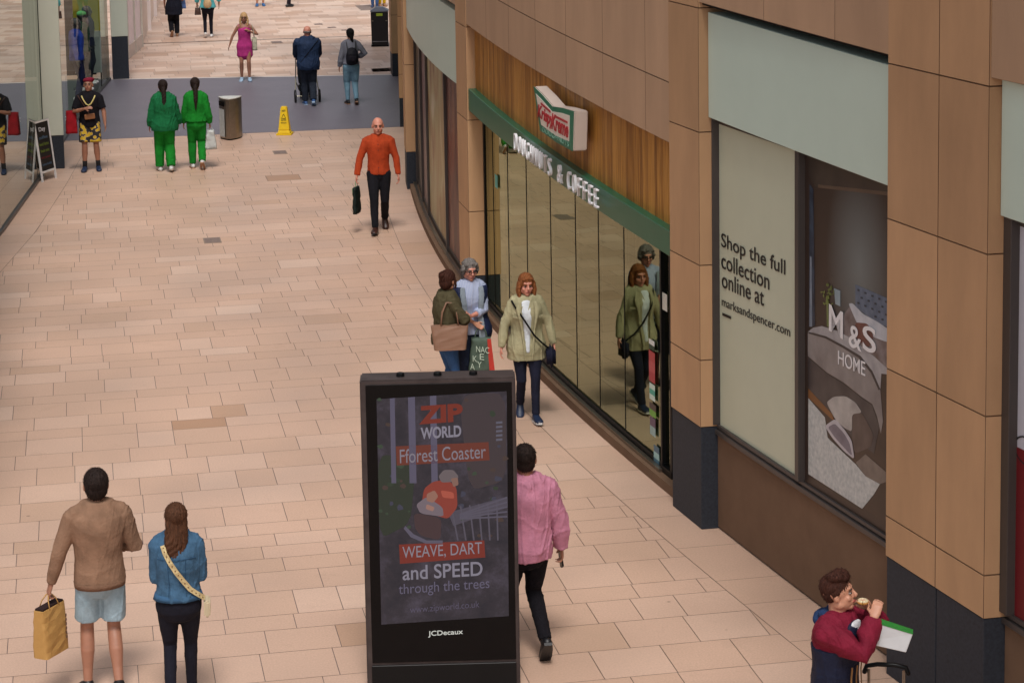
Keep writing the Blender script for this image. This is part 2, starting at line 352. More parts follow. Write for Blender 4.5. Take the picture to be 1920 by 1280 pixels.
pillar(53.4, 54.2, .56, (1.5, 3.1, 5.0), back=.6)
pillar(8.6, 9.8, .97, (1.3, 2.49, 3.68, 4.89))
# stone panels above the shopfronts
def band(Y0, Y1, vjs, rows, o0=.012, back=.5, core=True):
    mb = MB(); z0 = rows[0]; zt = rows[-1]
    inset = lambda t, d: (t[0]+d, t[1]+d) if isinstance(t, tuple) else t+d
    strip(mb, Y0, Y1, inset(z0, .02), inset(zt, -.02), o0+.016, back-.02); mb.cur = 1
    ys = [Y0]+list(vjs)+[Y1]
    def at(r, y): return r if not isinstance(r, tuple) else r[0]+(r[1]-r[0])*(y-Y0)/(Y1-Y0)
    for a, b in zip(ys, ys[1:]):
        for c, d in zip(rows, rows[1:]):
            strip(mb, a+.003, b-.003, (at(c, a)+.004, at(c, b)+.004), (at(d, a)-.004, at(d, b)-.004), o0, back)
    return rb(mb, 'stone_band', [SEAM, STONE2], bevel=.002)
band(20.6, 29.12, (21.27, 22.57, 23.88, 25.15, 26.45, 27.75), [(3.6, 3.89), (4.19, 4.48), 5.9, 7.4, 9.0])
band(16.2, 19.85, (17.1, 18.43), [(4.95, 5.03), 6.3, 7.6, 9.0])
band(9.8, 14.76, (11, 12.3, 13.6), [4.95, 6.3, 7.6, 9.0])
band(29.93, 38.35, (31.2, 32.6, 34, 35.4, 36.8), [4.06, 5.3, 6.6, 9.0])
band(39.1, 45.45, (41, 43), [3.9, 5.3, 9.0])
band(46.2, 53.4, (48, 50, 52), [3.9, 5.3, 9.0])
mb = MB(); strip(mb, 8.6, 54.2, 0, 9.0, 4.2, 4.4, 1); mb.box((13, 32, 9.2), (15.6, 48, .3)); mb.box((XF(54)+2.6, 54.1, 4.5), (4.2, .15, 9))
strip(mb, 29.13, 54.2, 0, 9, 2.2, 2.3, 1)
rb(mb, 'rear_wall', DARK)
mb = MB(); strip(mb, 8.6, 54.2, .0, .03, .35, 4.2, 1); rb(mb, 'shop_floor', mat('shop_floor_brown', (70, 58, 48), .4))

# timber board wall
def wood():
    m = bpy.data.materials.new('timber_boards'); m.use_nodes = True; N = m.node_tree.nodes; L = m.node_tree.links; b = N['Principled BSDF']
    g_ = N.new('ShaderNodeNewGeometry'); sp = N.new('ShaderNodeSeparateXYZ'); L.new(g_.outputs['Position'], sp.inputs[0])
    d = N.new('ShaderNodeMath'); d.operation = 'DIVIDE'; d.inputs[1].default_value = .085; L.new(sp.outputs['Y'], d.inputs[0])
    f = N.new('ShaderNodeMath'); f.operation = 'FLOOR'; L.new(d.outputs[0], f.inputs[0])
    wn = N.new('ShaderNodeTexWhiteNoise'); wn.noise_dimensions = '1D'; L.new(f.outputs[0], wn.inputs['W'])
    mp = N.new('ShaderNodeMapping'); mp.inputs['Scale'].default_value = (3, 22, 1.6); L.new(g_.outputs['Position'], mp.inputs[0])
    no = N.new('ShaderNodeTexNoise'); no.inputs['Scale'].default_value = 1.5; no.inputs['Detail'].default_value = 6; L.new(mp.outputs[0], no.inputs['Vector'])
    a = N.new('ShaderNodeMath'); a.operation = 'MULTIPLY_ADD'; a.inputs[1].default_value = .45; L.new(wn.outputs[0], a.inputs[0]); L.new(no.outputs['Fac'], a.inputs[2])
    cr = N.new('ShaderNodeValToRGB'); e = cr.color_ramp; e.elements[0].position = .35; e.elements[0].color = (*lin((124, 78, 28)), 1); e.elements[1].position = .95; e.elements[1].color = (*lin((190, 136, 62)), 1)
    q = e.elements.new(.65); q.color = (*lin((160, 108, 42)), 1)
    L.new(a.outputs[0], cr.inputs[0]); L.new(cr.outputs[0], b.inputs['Base Color']); b.inputs['Roughness'].default_value = .5
    return m
mb = MB(); Y = 20.6
while Y < 29.1:
    y1 = min(Y+.17, 29.12); t0 = (Y-20.6)/8.52; t1 = (y1-20.6)/8.52
    strip(mb, Y+.002, y1-.002, (2.72+.3*t0, 2.72+.3*t1), (3.66+.29*t0, 3.66+.29*t1), .12, .2, 2); Y = y1
rb(mb, 'timber_panel', wood())
# doughnut shop front
KW = empty('shop_window', (XF(25)+.22, 25, 0)); KW.parent = RB; KW.matrix_parent_inverse = Matrix.Translation(-RB.location)
bpy.context.view_layer.update()
def kw(mb, name, m, **k):
    o = mb.build(name, m, **k); o.parent = KW; o.matrix_parent_inverse = KW.matrix_world.inverted(); return o
GK = glass('shopfront_glass', .27, (.55, .6, .45), (.88, .97, .70), wob=.12)
joints = [21.40, 22.57, 23.44, 24.31, 25.37, 26.53, 27.57, 28.5, 29.10]
def topz(Y): return 2.62+.3*(Y-20.6)/8.52
for a, b in zip(joints, joints[1:]):
    mb = MB(); x0, x1 = XF(a)+.22, XF(b)+.22
    mb.add([(x0, a+.006, .14), (x1, b-.006, .14), (x1, b-.006, topz(b)), (x0, a+.006, topz(a))], [(0, 1, 2, 3)])
    kw(mb, 'glass_pane', GK)
mb = MB()
for a in joints[1:-1]: strip(mb, a-.0035, a+.0035, .14, 2.75, .214, .25)
kw(mb, 'glazing_seal', BLACKM)
mb = MB(); strip(mb, 20.62, 29.11, 0, .1, .10, .34); mb.cur = 1; strip(mb, 21.36, 29.11, .1, .135, .15, .2); mb.cur = 2; strip(mb, 21.36, 29.11, .1, .19, .205, .26)
kw(mb, 'base_rail', [RISER, STEEL, BLACKM])
for q_ in ((21.37, 21.41, .135, 2.6, .19), (21.10, 21.15, .1, 2.6, .19), (21.10, 21.41, 2.5, 2.6, .185), (29.04, 29.11, .135, 2.95, .205), (21.10, 21.41, .1, .17, .185)):
    mb = MB(); strip(mb, *q_, .27); kw(mb, 'door_frame', BLACKM)
mb = MB(); mb.add([(XF(21.15)+.23, 21.15, .17), (XF(21.37)+.23, 21.37, .17), (XF(21.37)+.23, 21.37, 2.5), (XF(21.15)+.23, 21.15, 2.5)], [(0, 1, 2, 3)])
kw(mb, 'door_pane', GK)
# interior of the doughnut shop: counter and menu wall seen through the doorway
mb = MB(); mb.box((6.9, 21.4, .55), (.6, 1.3, 1.0)); mb.cur = 1; mb.box((6.9, 21.4, 1.08), (.7, 1.4, .06)); 
rb(mb, 'counter', [mat('counter_front', (140, 70, 40), .5), mat('counter_top', (196, 170, 130), .3)])
mb = MB(); mb.box((7.6, 22.9, 1.5), (.1, 3.0, 2.6)); mb.cur = 1
for i in range(4): mb.box((7.52, 21.9+.65*i, 1.95), (.04, .55, .7))
rb(mb, 'menu_wall', [mat('menu_wall_red', (120, 46, 34), .5), mat('menu_board', (196, 150, 96), .5)])
# bay with the long posters
mb = MB(); strip(mb, 29.95, 38.33, (2.94, 2.86), 3.95, .06, .3); rb(mb, 'pale_fascia', PALE)
mb = MB(); strip(mb, 29.95, 38.33, 3.96, 4.05, .16, .3); strip(mb, 39.1, 53.4, 2.9, 3.9, .2, .4); rb(mb, 'recess_strip', BLACKM)
mb = MB(); strip(mb, 29.95, 38.33, 0, .1, .06, .34); mb.cur = 1; strip(mb, 29.95, 38.33, .1, .14, .12, .17); mb.cur = 2; strip(mb, 29.95, 38.33, .1, .2, .2, .26)
rb(mb, 'base_rail', [RISER, STEEL, FRAME])
for y in (30.0, 32.5, 35.3, 36.6, 38.28): mb = MB(); strip(mb, y-.03, y+.03, .1, 2.95, .17, .27); rb(mb, 'window_mullion', FRAME)
mb = MB(); strip(mb, 39.1, 45.4, 0, 3.9, .22, .25, 1); strip(mb, 46.2, 53.4, 0, 3.9, .22, .25, 1); rb(mb, 'far_shopfront', GK)

# bays of the clothing shop
def clothing_bay(Y0, Y1, mull, jamb=.016):
    zf0, zf1 = 3.90, 3.96
    mb = MB(); strip(mb, Y0+.01, Y1-.01, (zf0, zf1), (4.85, 4.94), .09, .32); rb(mb, 'pale_fascia', PALE, bevel=.004)
    mb = MB(); strip(mb, Y0, Y1, (4.83, 4.9), (4.96, 5.02), .3, .4); strip(mb, Y0, Y1, (4.93, 5.01), (4.945, 5.025), .04, .32); rb(mb, 'recess_strip', BLACKM)
    mb = MB(); strip(mb, Y0, Y1, .02, .93, .17, .4); mb.cur = 1; strip(mb, Y0, Y1, 0, .02, .19, .4)
    rb(mb, 'riser_panel', [RISER, BLACKM])
    W = rb(MB(), 'shop_window', FRAME)
    mb = MB()
    strip(mb, Y0, Y1, .93, .975, .14, .36); strip(mb, Y0, Y1, .985, 1.02, .16, .3)
    for y, wd in [(Y0+.015, .03), (Y1-jamb/2, jamb)]+[(m_, .07) for m_ in mull]: strip(mb, y-wd/2, y+wd/2, 1.02, 4.0, .12, .3)
    strip(mb, Y0, Y1, 3.9, 4.0, .17, .3)
    mb.build('window_frame', FRAME, parent=W, bevel=.003)
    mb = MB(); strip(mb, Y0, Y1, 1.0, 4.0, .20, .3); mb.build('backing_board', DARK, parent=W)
clothing_bay(16.2, 19.85, [18.03])
clothing_bay(9.8, 14.76, [12.3], .10)

# ---------------- left hand building ----------------
LB = empty('glass_front_building', (XL(42), 42, 0), label='glass fronted shop building with pale pillars along the left side', cat='building')
def lb(mb, name, m, parent=None, **k):
    o = mb.build(name, m, **k); o.parent = parent or LB
    if o.parent == LB: o.matrix_parent_inverse = Matrix.Translation(-LB.location)
    return o
PANEL = mat('pale_panel', (200, 204, 188), .35, var=.03, vscale=2, coat=.3)
def lpillar(x0, x1, Y0, Y1, zb, j):
    mb = MB(); mb.cur = 0; zs = [zb]+j+[8.5]
    for a, b in zip(zs, zs[1:]): mb.box(((x0+x1)/2, (Y0+Y1)/2, (a+b)/2), (x1-x0, Y1-Y0, b-a-.006))
    o = lb(mb, 'pillar', PANEL, bevel=.006)
    mb = MB(); mb.box(((x0+x1)/2, (Y0+Y1)/2, zb/2-.002), (x1-x0-.012, Y1-Y0-.012, zb-.008)); mb.build('plinth', GRANITE, parent=o, bevel=.003)
lpillar(-.80, -.35, 42.3, 42.9, .63, [4.2])
lpillar(.78, 1.18, 55.0, 55.7, 1.05, [4.2])
GL = glass('left_shopfront_glass', .28, (.55, .6, .55), (.93, .97, .93))
GLD = glass('display_window_glass', .03, (.85, .9, .85), (.93, .97, .93), gain=.22)
segs = [(20, 30), (30, 36.4), (36.4, 40.9), (40.9, 42.3), (42.9, 46.8), (46.8, 48.5), (48.5, 53.4), (53.4, 55.0)]
for i, (a, b) in enumerate(segs):
    x0, x1 = XL(a), XL(b)
    if i == 4: x0 = XL(42.9)
    mb = MB(); mb.add([(x0, a, .06), (x1, b, .06), (x1, b, 4.2), (x0, a, 4.2)], [(0, 1, 2, 3)]); lb(mb, 'glass_pane', GLD if i in (5, 6) else GL)
    mb = MB(); d = Vector((x1-x0, b-a, 0)).normalized(); nn = Vector((-d.y, d.x, 0))
    def wallbox(mb, z0, z1, o0, o1, t0=0., t1=None):
        p = Vector((x0, a, 0))+d*t0; q = Vector((x1, b, 0)) if t1 is None else Vector((x0, a, 0))+d*t1
        mb.hexa([tuple(p+nn*o0+UPZ*z0), tuple(q+nn*o0+UPZ*z0), tuple(q+nn*o1+UPZ*z0), tuple(p+nn*o1+UPZ*z0), tuple(p+nn*o0+UPZ*z1), tuple(q+nn*o0+UPZ*z1), tuple(q+nn*o1+UPZ*z1), tuple(p+nn*o1+UPZ*z1)])
    wallbox(mb, 0, .06, -.03, .06); lb(mb, 'base_rail', FRAME)
    mb = MB(); wallbox(mb, 4.2, 8.5, 0, .3); lb(mb, 'upper_wall', WHITEW)
for y_, w_2 in ((42.2, .05), (46.8, .03), (53.4, .03)): mb = MB(); mb.box((XL(y_)-.02, y_, 2.1), (w_2, w_2, 4.2)); lb(mb, 'window_mullion', BLACKM)
# interior
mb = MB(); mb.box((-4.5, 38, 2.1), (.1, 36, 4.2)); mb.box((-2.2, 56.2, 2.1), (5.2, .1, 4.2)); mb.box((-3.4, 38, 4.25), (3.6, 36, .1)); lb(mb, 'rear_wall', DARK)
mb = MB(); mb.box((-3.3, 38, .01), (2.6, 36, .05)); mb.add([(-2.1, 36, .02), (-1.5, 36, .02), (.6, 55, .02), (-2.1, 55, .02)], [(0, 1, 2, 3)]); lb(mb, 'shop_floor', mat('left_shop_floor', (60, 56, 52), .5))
# pale shopfronts beyond the left pillar
def farfront(pts, z1, name, m, th=.3):
    mb = MB()
    for (x0, a), (x1, b) in zip(pts, pts[1:]):
        mb.hexa([(x0, a, 0), (x1, b, 0), (x1-th, b, 0), (x0-th, a, 0), (x0, a, z1), (x1, b, z1), (x1-th, b, z1), (x0-th, a, z1)])
    return mb.build(name, m)
FB = empty('white_shopfront', (1.4, 60, 0), label='white painted shopfront beyond the far left pillar, scuffed at its foot', cat='building')
def fb(o): o.parent = FB; o.matrix_parent_inverse = Matrix.Translation(-FB.location); return o
fb(farfront([(1.12, 56.2), (1.24, 59.0), (1.68, 61.8)], 8, 'wall', mat('scuffed_white', (236, 220, 222), .6, var=.10, vscale=5)))
mb = MB(); mb.hexa([(1.26, 58.98, 0), (1.72, 61.8, 0), (1.66, 61.8, 0), (1.2, 58.98, 0), (1.26, 58.98, .35), (1.72, 61.8, .35), (1.66, 61.8, .35), (1.2, 58.98, .35)]); fb(mb.build('skirting', mat('skirting_pale', (206, 190, 180), .5)))
for y, x in ((56.3, 1.15), (59.0, 1.25), (60.4, 1.47), (61.8, 1.70)):
    mb = MB(); mb.box((x+.01, y, 3), (.05, .09, 6)); fb(mb.build('window_mullion', mat('pale_frame', (190, 186, 176), .5)))
FC = empty('far_shopfront', (2.4, 70, 0), label='pale beige shopfront farthest up the left side of the street', cat='building')
o = farfront([(1.72, 62.4), (2.72, 75), (4.4, 95)], 8, 'wall', mat('far_wall', (224, 204, 190), .6)); o.parent = FC; o.matrix_parent_inverse = Matrix.Translation(-FC.location)
for y in (66, 70, 75, 80):
    mb = MB(); mb.box((1.72+(y-62.4)*.0794+.04, y, 3), (.1, .25, 6)); o = mb.build('pilaster', WHITEW); o.parent = FC; o.matrix_parent_inverse = Matrix.Translation(-FC.location)
# ---------------- facade lettering, signs, posters ----------------
P_MS, Q_MS = Vector((XF(19.85)+.2, 19.85, 0)), Vector((XF(16.2)+.2, 16.2, 0))
def plane_of(a, b):
    u = (b-a).normalized(); n = u.cross(UPZ)      # n points out to the street (-x side)
    if n.x > 0: n = -n
    return u, n
uM, nM = plane_of(P_MS, Q_MS)
# 1. green fascia and its letters
GB = empty('green_fascia_sign', (XF(25)+.02, 25, 2.8), label='long green fascia strip with raised white lettering above the doughnut shop glass', cat='shop sign')
def at_(o, par): o.parent = par; o.matrix_parent_inverse = Matrix.Translation(-par.location); return o
mb = MB(); strip(mb, 20.61, 29.1, (2.48, 2.74), (2.73, 3.03), .02, .3); at_(mb.build('fascia_strip', GREEN, bevel=.004), GB)
word = 'DOUGHNUTS & COFFEE'
ya, yb = None, None
def along(px, py, off):                                # point of the curved front, off in front of / behind it
    c = Vector((0, 0, HC)); r = ray(px, py); lo, hi = 8.0, 60.0
    for k in range(60):
        m_ = (lo+hi)/2; p = c+r*m_
        if p.x < XF(p.y)+off: lo = m_
        else: hi = m_
    return c+r*lo
# letter boxes: front face bottom left / right pixels of first and last letters
pA, pB = along(960, 281, -.08), along(1120, 394, -.08)
LETW = mat('letter_white', (232, 232, 236), .35, var=.03)
n_ = len(word); adv = (pB.y-pA.y)/(n_-.0)
for i, ch in enumerate(word):
    if ch == ' ': continue
    ys = pA.y+adv*i*1.0; ye = ys+adv*.54
    if ch == '&': ye = ys+adv*.8
    z = pA.z+(pB.z-pA.z)*i/(n_-1); a = Vector((XF(ys)-.08, ys, z)); b = Vector((XF(ye)-.08, ye, z)); u = (b-a)
    at_(text('letter', ch, a+Vector((.05, 0, 0)), u, UPZ, u.length, .20, LETW, depth=.03, bold=-.01), GB)
# 2. doughnut box sign
u_, n_0 = plane_of(Vector((XF(25.2), 25.2, 0)), Vector((XF(23.3), 23.3, 0)))
bp = along(1040, 240, -.12)
front = [OP(x, y, bp, n_0) for x, y in ((1001, 162), (1019, 180), (1036, 200), (1055, 203), (1076, 209), (1074, 284), (1042, 266), (1013, 245))]
KS = empty('doughnut_sign', tuple(bp), label='box sign with red script on cream and a green border, hung on the timber boards', cat='shop sign')
mb = MB(); mb.prism([p-n_0*.16+n_0*.0 for p in front], n_0*.155); at_(mb.build('sign_body', mat('sign_body_grey', (196, 182, 172), .4, var=.04), bevel=.012, segs=2), KS)
cen = sum(front, Vector())/8
def inset(pts, k): return [cen+(p-cen)*k for p in pts]
mb = MB(); mb.prism([p for p in front], n_0*.004); at_(mb.build('green_border', mat('sign_green', (24, 110, 84), .35)), KS)
innr = [OP(x, y, bp, n_0) for x, y in ((1006, 176), (1020, 191), (1036, 209), (1054, 212), (1069, 217), (1068, 265), (1042, 254), (1016, 234))]
mb = MB(); mb.prism([p+n_0*.005 for p in innr], n_0*.004); at_(mb.build('cream_panel', mat('sign_cream', (222, 212, 200), .4, var=.02)), KS)
RED = mat('sign_red', (176, 26, 44), .35)
a = OP(1010, 226, bp, n_0)+n_0*.011; b = OP(1040, 246, bp, n_0)+n_0*.011
sl_ = (b-a)
hh = (OP(1010, 196, bp, n_0)-OP(1010, 226, bp, n_0)).length
at_(text('lettering', 'Krispy', a, sl_, UPZ, sl_.length, hh*1.05, RED, depth=.004, bold=.03, shear=.25), KS)
a = OP(1036, 242, bp, n_0)+n_0*.011; b = OP(1068, 260, bp, n_0)+n_0*.011; sl_ = b-a
at_(text('lettering', 'Kreme', a, sl_, UPZ, sl_.length, hh*1.0, RED, depth=.004, bold=.03, shear=.25), KS)
for x0_, y0_, x1_, y1_ in ((1016, 196, 1034, 212), (1042, 220, 1066, 232)):
    p, q = OP(x0_, y0_, bp, n_0)+n_0*.011, OP(x1_, y1_, bp, n_0)+n_0*.011
    mb = MB(); mb.prism([p, q, q+UPZ*.025, p+UPZ*.025], n_0*.004); at_(mb.build('script_bar', RED), KS)
a = OP(1018, 247, bp, n_0)+n_0*.006; b = OP(1068, 276, bp, n_0)+n_0*.006; sl_ = b-a
at_(text('lettering', 'DOUGHNUTS', a, sl_, UPZ, sl_.length, .055, mat('sign_pale_green', (120, 170, 150), .4), depth=.004), KS)

# 3. cream poster with the words
INK = mat('black_ink', (22, 22, 24), .5, var=.0)
pm = Vector((XF(18.9)+.205, 18.9, 2)); 
def MSP(px, py, k=0): return OP(px, py, Pm0, nM)+nM*k
Pm0 = P_MS+nM*(-.0)
u1, n1 = plane_of(Vector((XF(19.85)+.19, 19.85, 0)), Vector((XF(18.07)+.19, 18.07, 0))); c1 = Vector((XF(19.83)+.19, 19.83, 0))
u2, n2 = plane_of(Vector((XF(18.0)+.185, 18.0, 0)), Vector((XF(16.2)+.185, 16.2, 0))); c2 = Vector((XF(18.0)+.185, 18.0, 0))
PA = empty('cream_window_poster', (c1.x, c1.y, 1.02), label='cream window poster reading Shop the full collection online at', cat='poster')
def quadp(mb, c, u, n, s0, s1, z0, z1, k=0.0, th=.003):
    a = c+n*k; mb.prism([a+u*s0+UPZ*z0, a+u*s1+UPZ*z0, a+u*s1+UPZ*z1, a+u*s0+UPZ*z1], n*th)
L1 = (Vector((XF(18.07), 18.07, 0))-Vector((XF(19.85), 19.85, 0))).length
mb = MB(); quadp(mb, c1, u1, n1, .0, L1, 1.02, 3.93); at_(mb.build('vinyl_sheet', CREAM), PA)
def line(parent, s, c, n, x0, yb0, x1, yb1, hpx, m, bold=0, k=.008, name='lettering', **kk):
    a = OP(x0, yb0, c, n); b = OP(x1, yb1, c, n); top = OP(x0, yb0-hpx, c, n); sl = b-a; sl.z = 0
    a = a+n*k
    v = Vector((0, 0, 1)); u = (b-OP(x0, yb0, c, n)); 
    return at_(text(name, s, a, u, v, u.length, (top-OP(x0, yb0, c, n)).length, m, depth=.002, bold=bold, **kk), parent)
line(PA, 'Shop the full', c1, n1, 1354, 470, 1474, 524, 34, INK, .005)
line(PA, 'collection', c1, n1, 1354, 502, 1444, 544, 30, INK, .005)
line(PA, 'online at', c1, n1, 1355, 538, 1434, 574, 30, INK, .005)
line(PA, 'marksandspencer.com', c1, n1, 1355, 578, 1483, 637, 22, INK, .0)
line(PA, '-', c1, n1, 1356, 591, 1372, 598, 5, INK, .0)
# 4. bedroom poster: a flat print made of flat pieces of colour
PB = empty('bedroom_window_poster', (c2.x, c2.y, 1.02), label='dark bedroom photograph poster with white HOME lettering, in the window beside the stone pillar', cat='poster')
def chaikin(p, it=2):
    for _ in range(it): p = [q for a, b in zip(p, p[1:]+p[:1]) for q in ((a[0]*.86+b[0]*.14, a[1]*.86+b[1]*.14), (a[0]*.14+b[0]*.86, a[1]*.14+b[1]*.86))]
    return p
def printed(name, px, cols, k, sc=3., seed=0, mode='noise', th=.0008):
    """a flat printed patch: outline in the plane of the poster, colours mixed by noise (the picture printed on it)"""
    m = bpy.data.materials.new('print_'+name); m.use_nodes = True; N = m.node_tree.nodes; L = m.node_tree.links; b = N['Principled BSDF']; b.inputs['Roughness'].default_value = .4
    g_ = N.new('ShaderNodeNewGeometry'); no = N.new('ShaderNodeTexNoise'); no.inputs['Scale'].default_value = sc; no.inputs['Detail'].default_value = 5; L.new(g_.outputs['Position'], no.inputs['Vector'])
    cr = N.new('ShaderNodeValToRGB'); e = cr.color_ramp; e.elements[0].position = .3; e.elements[0].color = (*lin(cols[0]), 1); e.elements[1].position = .7; e.elements[1].color = (*lin(cols[-1]), 1)
    if len(cols) == 3: q = e.elements.new(.5); q.color = (*lin(cols[1]), 1)
    L.new(no.outputs['Fac'], cr.inputs[0]); L.new(cr.outputs[0], b.inputs['Base Color'])
    if 'cushion' in name or 'pillow' in name: px = chaikin(px)
    mb = MB(); mb.prism([OP(x, y, c2, n2)+n2*k for x, y in px], n2*th); return at_(mb.build(name, m), PB)
Lb = (Vector((XF(16.2), 16.2, 0))-Vector((XF(18.0), 18.0, 0))).length
def wall_print():
    m = bpy.data.materials.new('print_bedroom_wall'); m.use_nodes = True; N = m.node_tree.nodes; L = m.node_tree.links; b = N['Principled BSDF']; b.inputs['Roughness'].default_value = .4
    g_ = N.new('ShaderNodeNewGeometry'); cpt = OP(1612, 500, c2, n2)
    d = N.new('ShaderNodeVectorMath'); d.operation = 'SUBTRACT'; d.inputs[1].default_value = cpt; L.new(g_.outputs['Position'], d.inputs[0])
    s = N.new('ShaderNodeVectorMath'); s.operation = 'MULTIPLY'; s.inputs[1].default_value = (1.6, 1.6, 1.05); L.new(d.outputs[0], s.inputs[0])
    l = N.new('ShaderNodeVectorMath'); l.operation = 'LENGTH'; L.new(s.outputs[0], l.inputs[0])
    cr = N.new('ShaderNodeValToRGB'); e = cr.color_ramp; e.elements[0].position = 0; e.elements[0].color = (*lin((110, 116, 116)), 1); e.elements[1].position = .95; e.elements[1].color = (*lin((52, 40, 34)), 1)
    L.new(l.outputs['Value'], cr.inputs[0]); L.new(cr.outputs[0], b.inputs['Base Color']); return m
mb = MB(); quadp(mb, c2, u2, n2, .0, Lb, 1.02, 3.93); at_(mb.build('printed_wall', wall_print()), PB)
k0 = .004
printed('printed_ceiling', [(1517, 292), (1669, 346), (1669, 366), (1530, 350), (1518, 330)], [(44, 38, 34), (70, 60, 52)], k0)
printed('printed_cornice', [(1535, 346), (1669, 360), (1669, 367), (1535, 352)], [(84, 68, 56), (96, 80, 66)], k0+.001)
printed('printed_curtain', [(1519, 345), (1526, 355), (1529, 610), (1518, 612)], [(24, 32, 48), (56, 70, 88)], k0+.001, 9)
printed('printed_door', [(1520, 480), (1523, 482), (1524, 612), (1519, 612)], [(140, 148, 160), (100, 110, 126)], k0+.002, 9)
printed('printed_floor', [(1517, 615), (1669, 700), (1669, 985), (1517, 880)], [(40, 30, 24), (66, 50, 40)], k0)
printed('printed_headboard', [(1605, 533), (1669, 561), (1669, 615), (1642, 603), (1605, 575)], [(74, 88, 108), (96, 110, 130)], k0+.001, 12)
for r in range(4):
    for q in range(5):
        x = 1611+q*13+(r % 2)*6; y = 541+(x-1605)*.42+r*12
        if x < 1667 and y < 572+(x-1605)*.62: printed('printed_tuft', [(x-2, y-2), (x+2, y-1), (x+2, y+2.5), (x-2, y+1.5)], [(34, 42, 54), (44, 52, 66)], k0+.003)
printed('printed_bedding', [(1577, 598), (1594, 575), (1640, 604), (1669, 630), (1669, 696), (1640, 672), (1600, 640), (1572, 622)], [(86, 70, 66), (128, 120, 122)], k0+.0012, 9)
printed('printed_pillow', [(1592, 569), (1600, 568), (1619, 588), (1645, 602), (1669, 618), (1667, 642), (1640, 632), (1612, 614)], [(160, 166, 176), (190, 192, 198)], k0+.002, 8)
printed('printed_cushion', [(1604, 604), (1628, 606), (1640, 630), (1630, 652), (1608, 636)], [(84, 44, 38), (110, 66, 58)], k0+.003, 8)
printed('printed_lamp', [(1565, 540), (1577, 545), (1577, 574), (1568, 570)], [(130, 148, 158), (158, 172, 180)], k0+.003)
printed('printed_stem', [(1551, 556), (1554, 556), (1556, 612), (1552, 612)], [(96, 110, 60), (120, 130, 80)], k0+.0035)
for i in range(26):
    a_ = rng.uniform(0, 6.28); r_ = rng.uniform(1, 13); x = 1556+r_*math.cos(a_)*1.1; y = 554+r_*math.sin(a_)*1.7; t = rng.uniform(0, 3.14); w2, h2 = 3.6, 1.4
    dx, dy = math.cos(t), math.sin(t); printed('printed_leaf', [(x-dx*w2, y-dy*w2), (x+dy*h2, y-dx*h2), (x+dx*w2, y+dy*w2), (x-dy*h2, y+dx*h2)], [(84, 100, 44), (128, 140, 70)], k0+.004+i*.0001)
printed('printed_bed_top', [(1516, 622), (1526, 614), (1542, 611), (1572, 620), (1600, 636), (1640, 668), (1669, 694), (1669, 702), (1654, 700), (1652, 729), (1637, 695), (1615, 667), (1584, 648), (1550, 630)], [(140, 138, 142), (176, 174, 176)], k0+.002, 6)
printed('printed_bed_front', [(1516, 624), (1527, 622), (1555, 634), (1584, 650), (1615, 669), (1637, 697), (1652, 731), (1657, 790), (1653, 812), (1646, 780), (1637, 757), (1615, 742), (1584, 717), (1552, 698), (1516, 667)], [(112, 106, 106), (146, 140, 138)], k0+.0022, 4)
printed('printed_piping', [(1518, 622), (1550, 630), (1584, 648), (1615, 667), (1637, 695), (1652, 729), (1649, 731), (1634, 698), (1612, 671), (1582, 652), (1549, 634), (1518, 625)], [(44, 38, 40), (60, 54, 56)], k0+.003)
printed('printed_bed_base', [(1516, 669), (1552, 700), (1584, 719), (1615, 744), (1637, 759), (1650, 800), (1640, 850), (1600, 820), (1565, 780), (1517, 735)], [(46, 42, 46), (72, 66, 66)], k0+.0015, 6)
printed('printed_bed_rail', [(1517, 728), (1562, 776), (1566, 790), (1517, 745)], [(104, 66, 30), (126, 82, 40)], k0+.003)
printed('printed_rug', [(1517, 746), (1548, 782), (1553, 820), (1606, 870), (1624, 892), (1651, 907), (1640, 926), (1618, 953), (1570, 922), (1517, 888)], [(160, 166, 168), (196, 198, 196)], k0+.0025, 26)
printed('printed_rug_edge', [(1624, 851), (1668, 889), (1665, 902), (1651, 907), (1624, 892), (1606, 867)], [(100, 90, 84), (122, 112, 104)], k0+.0022, 9)
printed('printed_cushion_shadow', [(1599, 776), (1618, 773), (1640, 815), (1634, 838), (1604, 850), (1599, 820)], [(66, 54, 50), (88, 76, 72)], k0+.0028, 8)
printed('printed_cushion', [(1551, 754), (1565, 743), (1587, 742), (1606, 754), (1618, 773), (1599, 776), (1599, 809), (1584, 801), (1568, 786)], [(146, 142, 140), (184, 180, 176)], k0+.004, 7)
printed('printed_cushion', [(1548, 798), (1568, 784), (1587, 807), (1599, 826), (1604, 861), (1584, 845), (1562, 820)], [(160, 156, 164), (188, 184, 190)], k0+.0045, 7)
printed('printed_cushion', [(1554, 800), (1567, 793), (1584, 811), (1595, 830), (1600, 855), (1584, 838), (1566, 818)], [(96, 90, 102), (126, 120, 132)], k0+.005, 7)
WP = mat('printed_white', (224, 222, 224), .45, var=.0)
line(PB, 'M', c2, n2, 1557, 619, 1583, 636, 50, WP, .012, k=.012)
line(PB, '&', c2, n2, 1594, 648, 1618, 660, 42, WP, .012, k=.012)
line(PB, 'S', c2, n2, 1620, 655, 1645, 665, 48, WP, .012, k=.012)
line(PB, 'HOME', c2, n2, 1574, 682, 1625, 705, 26, WP, .002, k=.012)
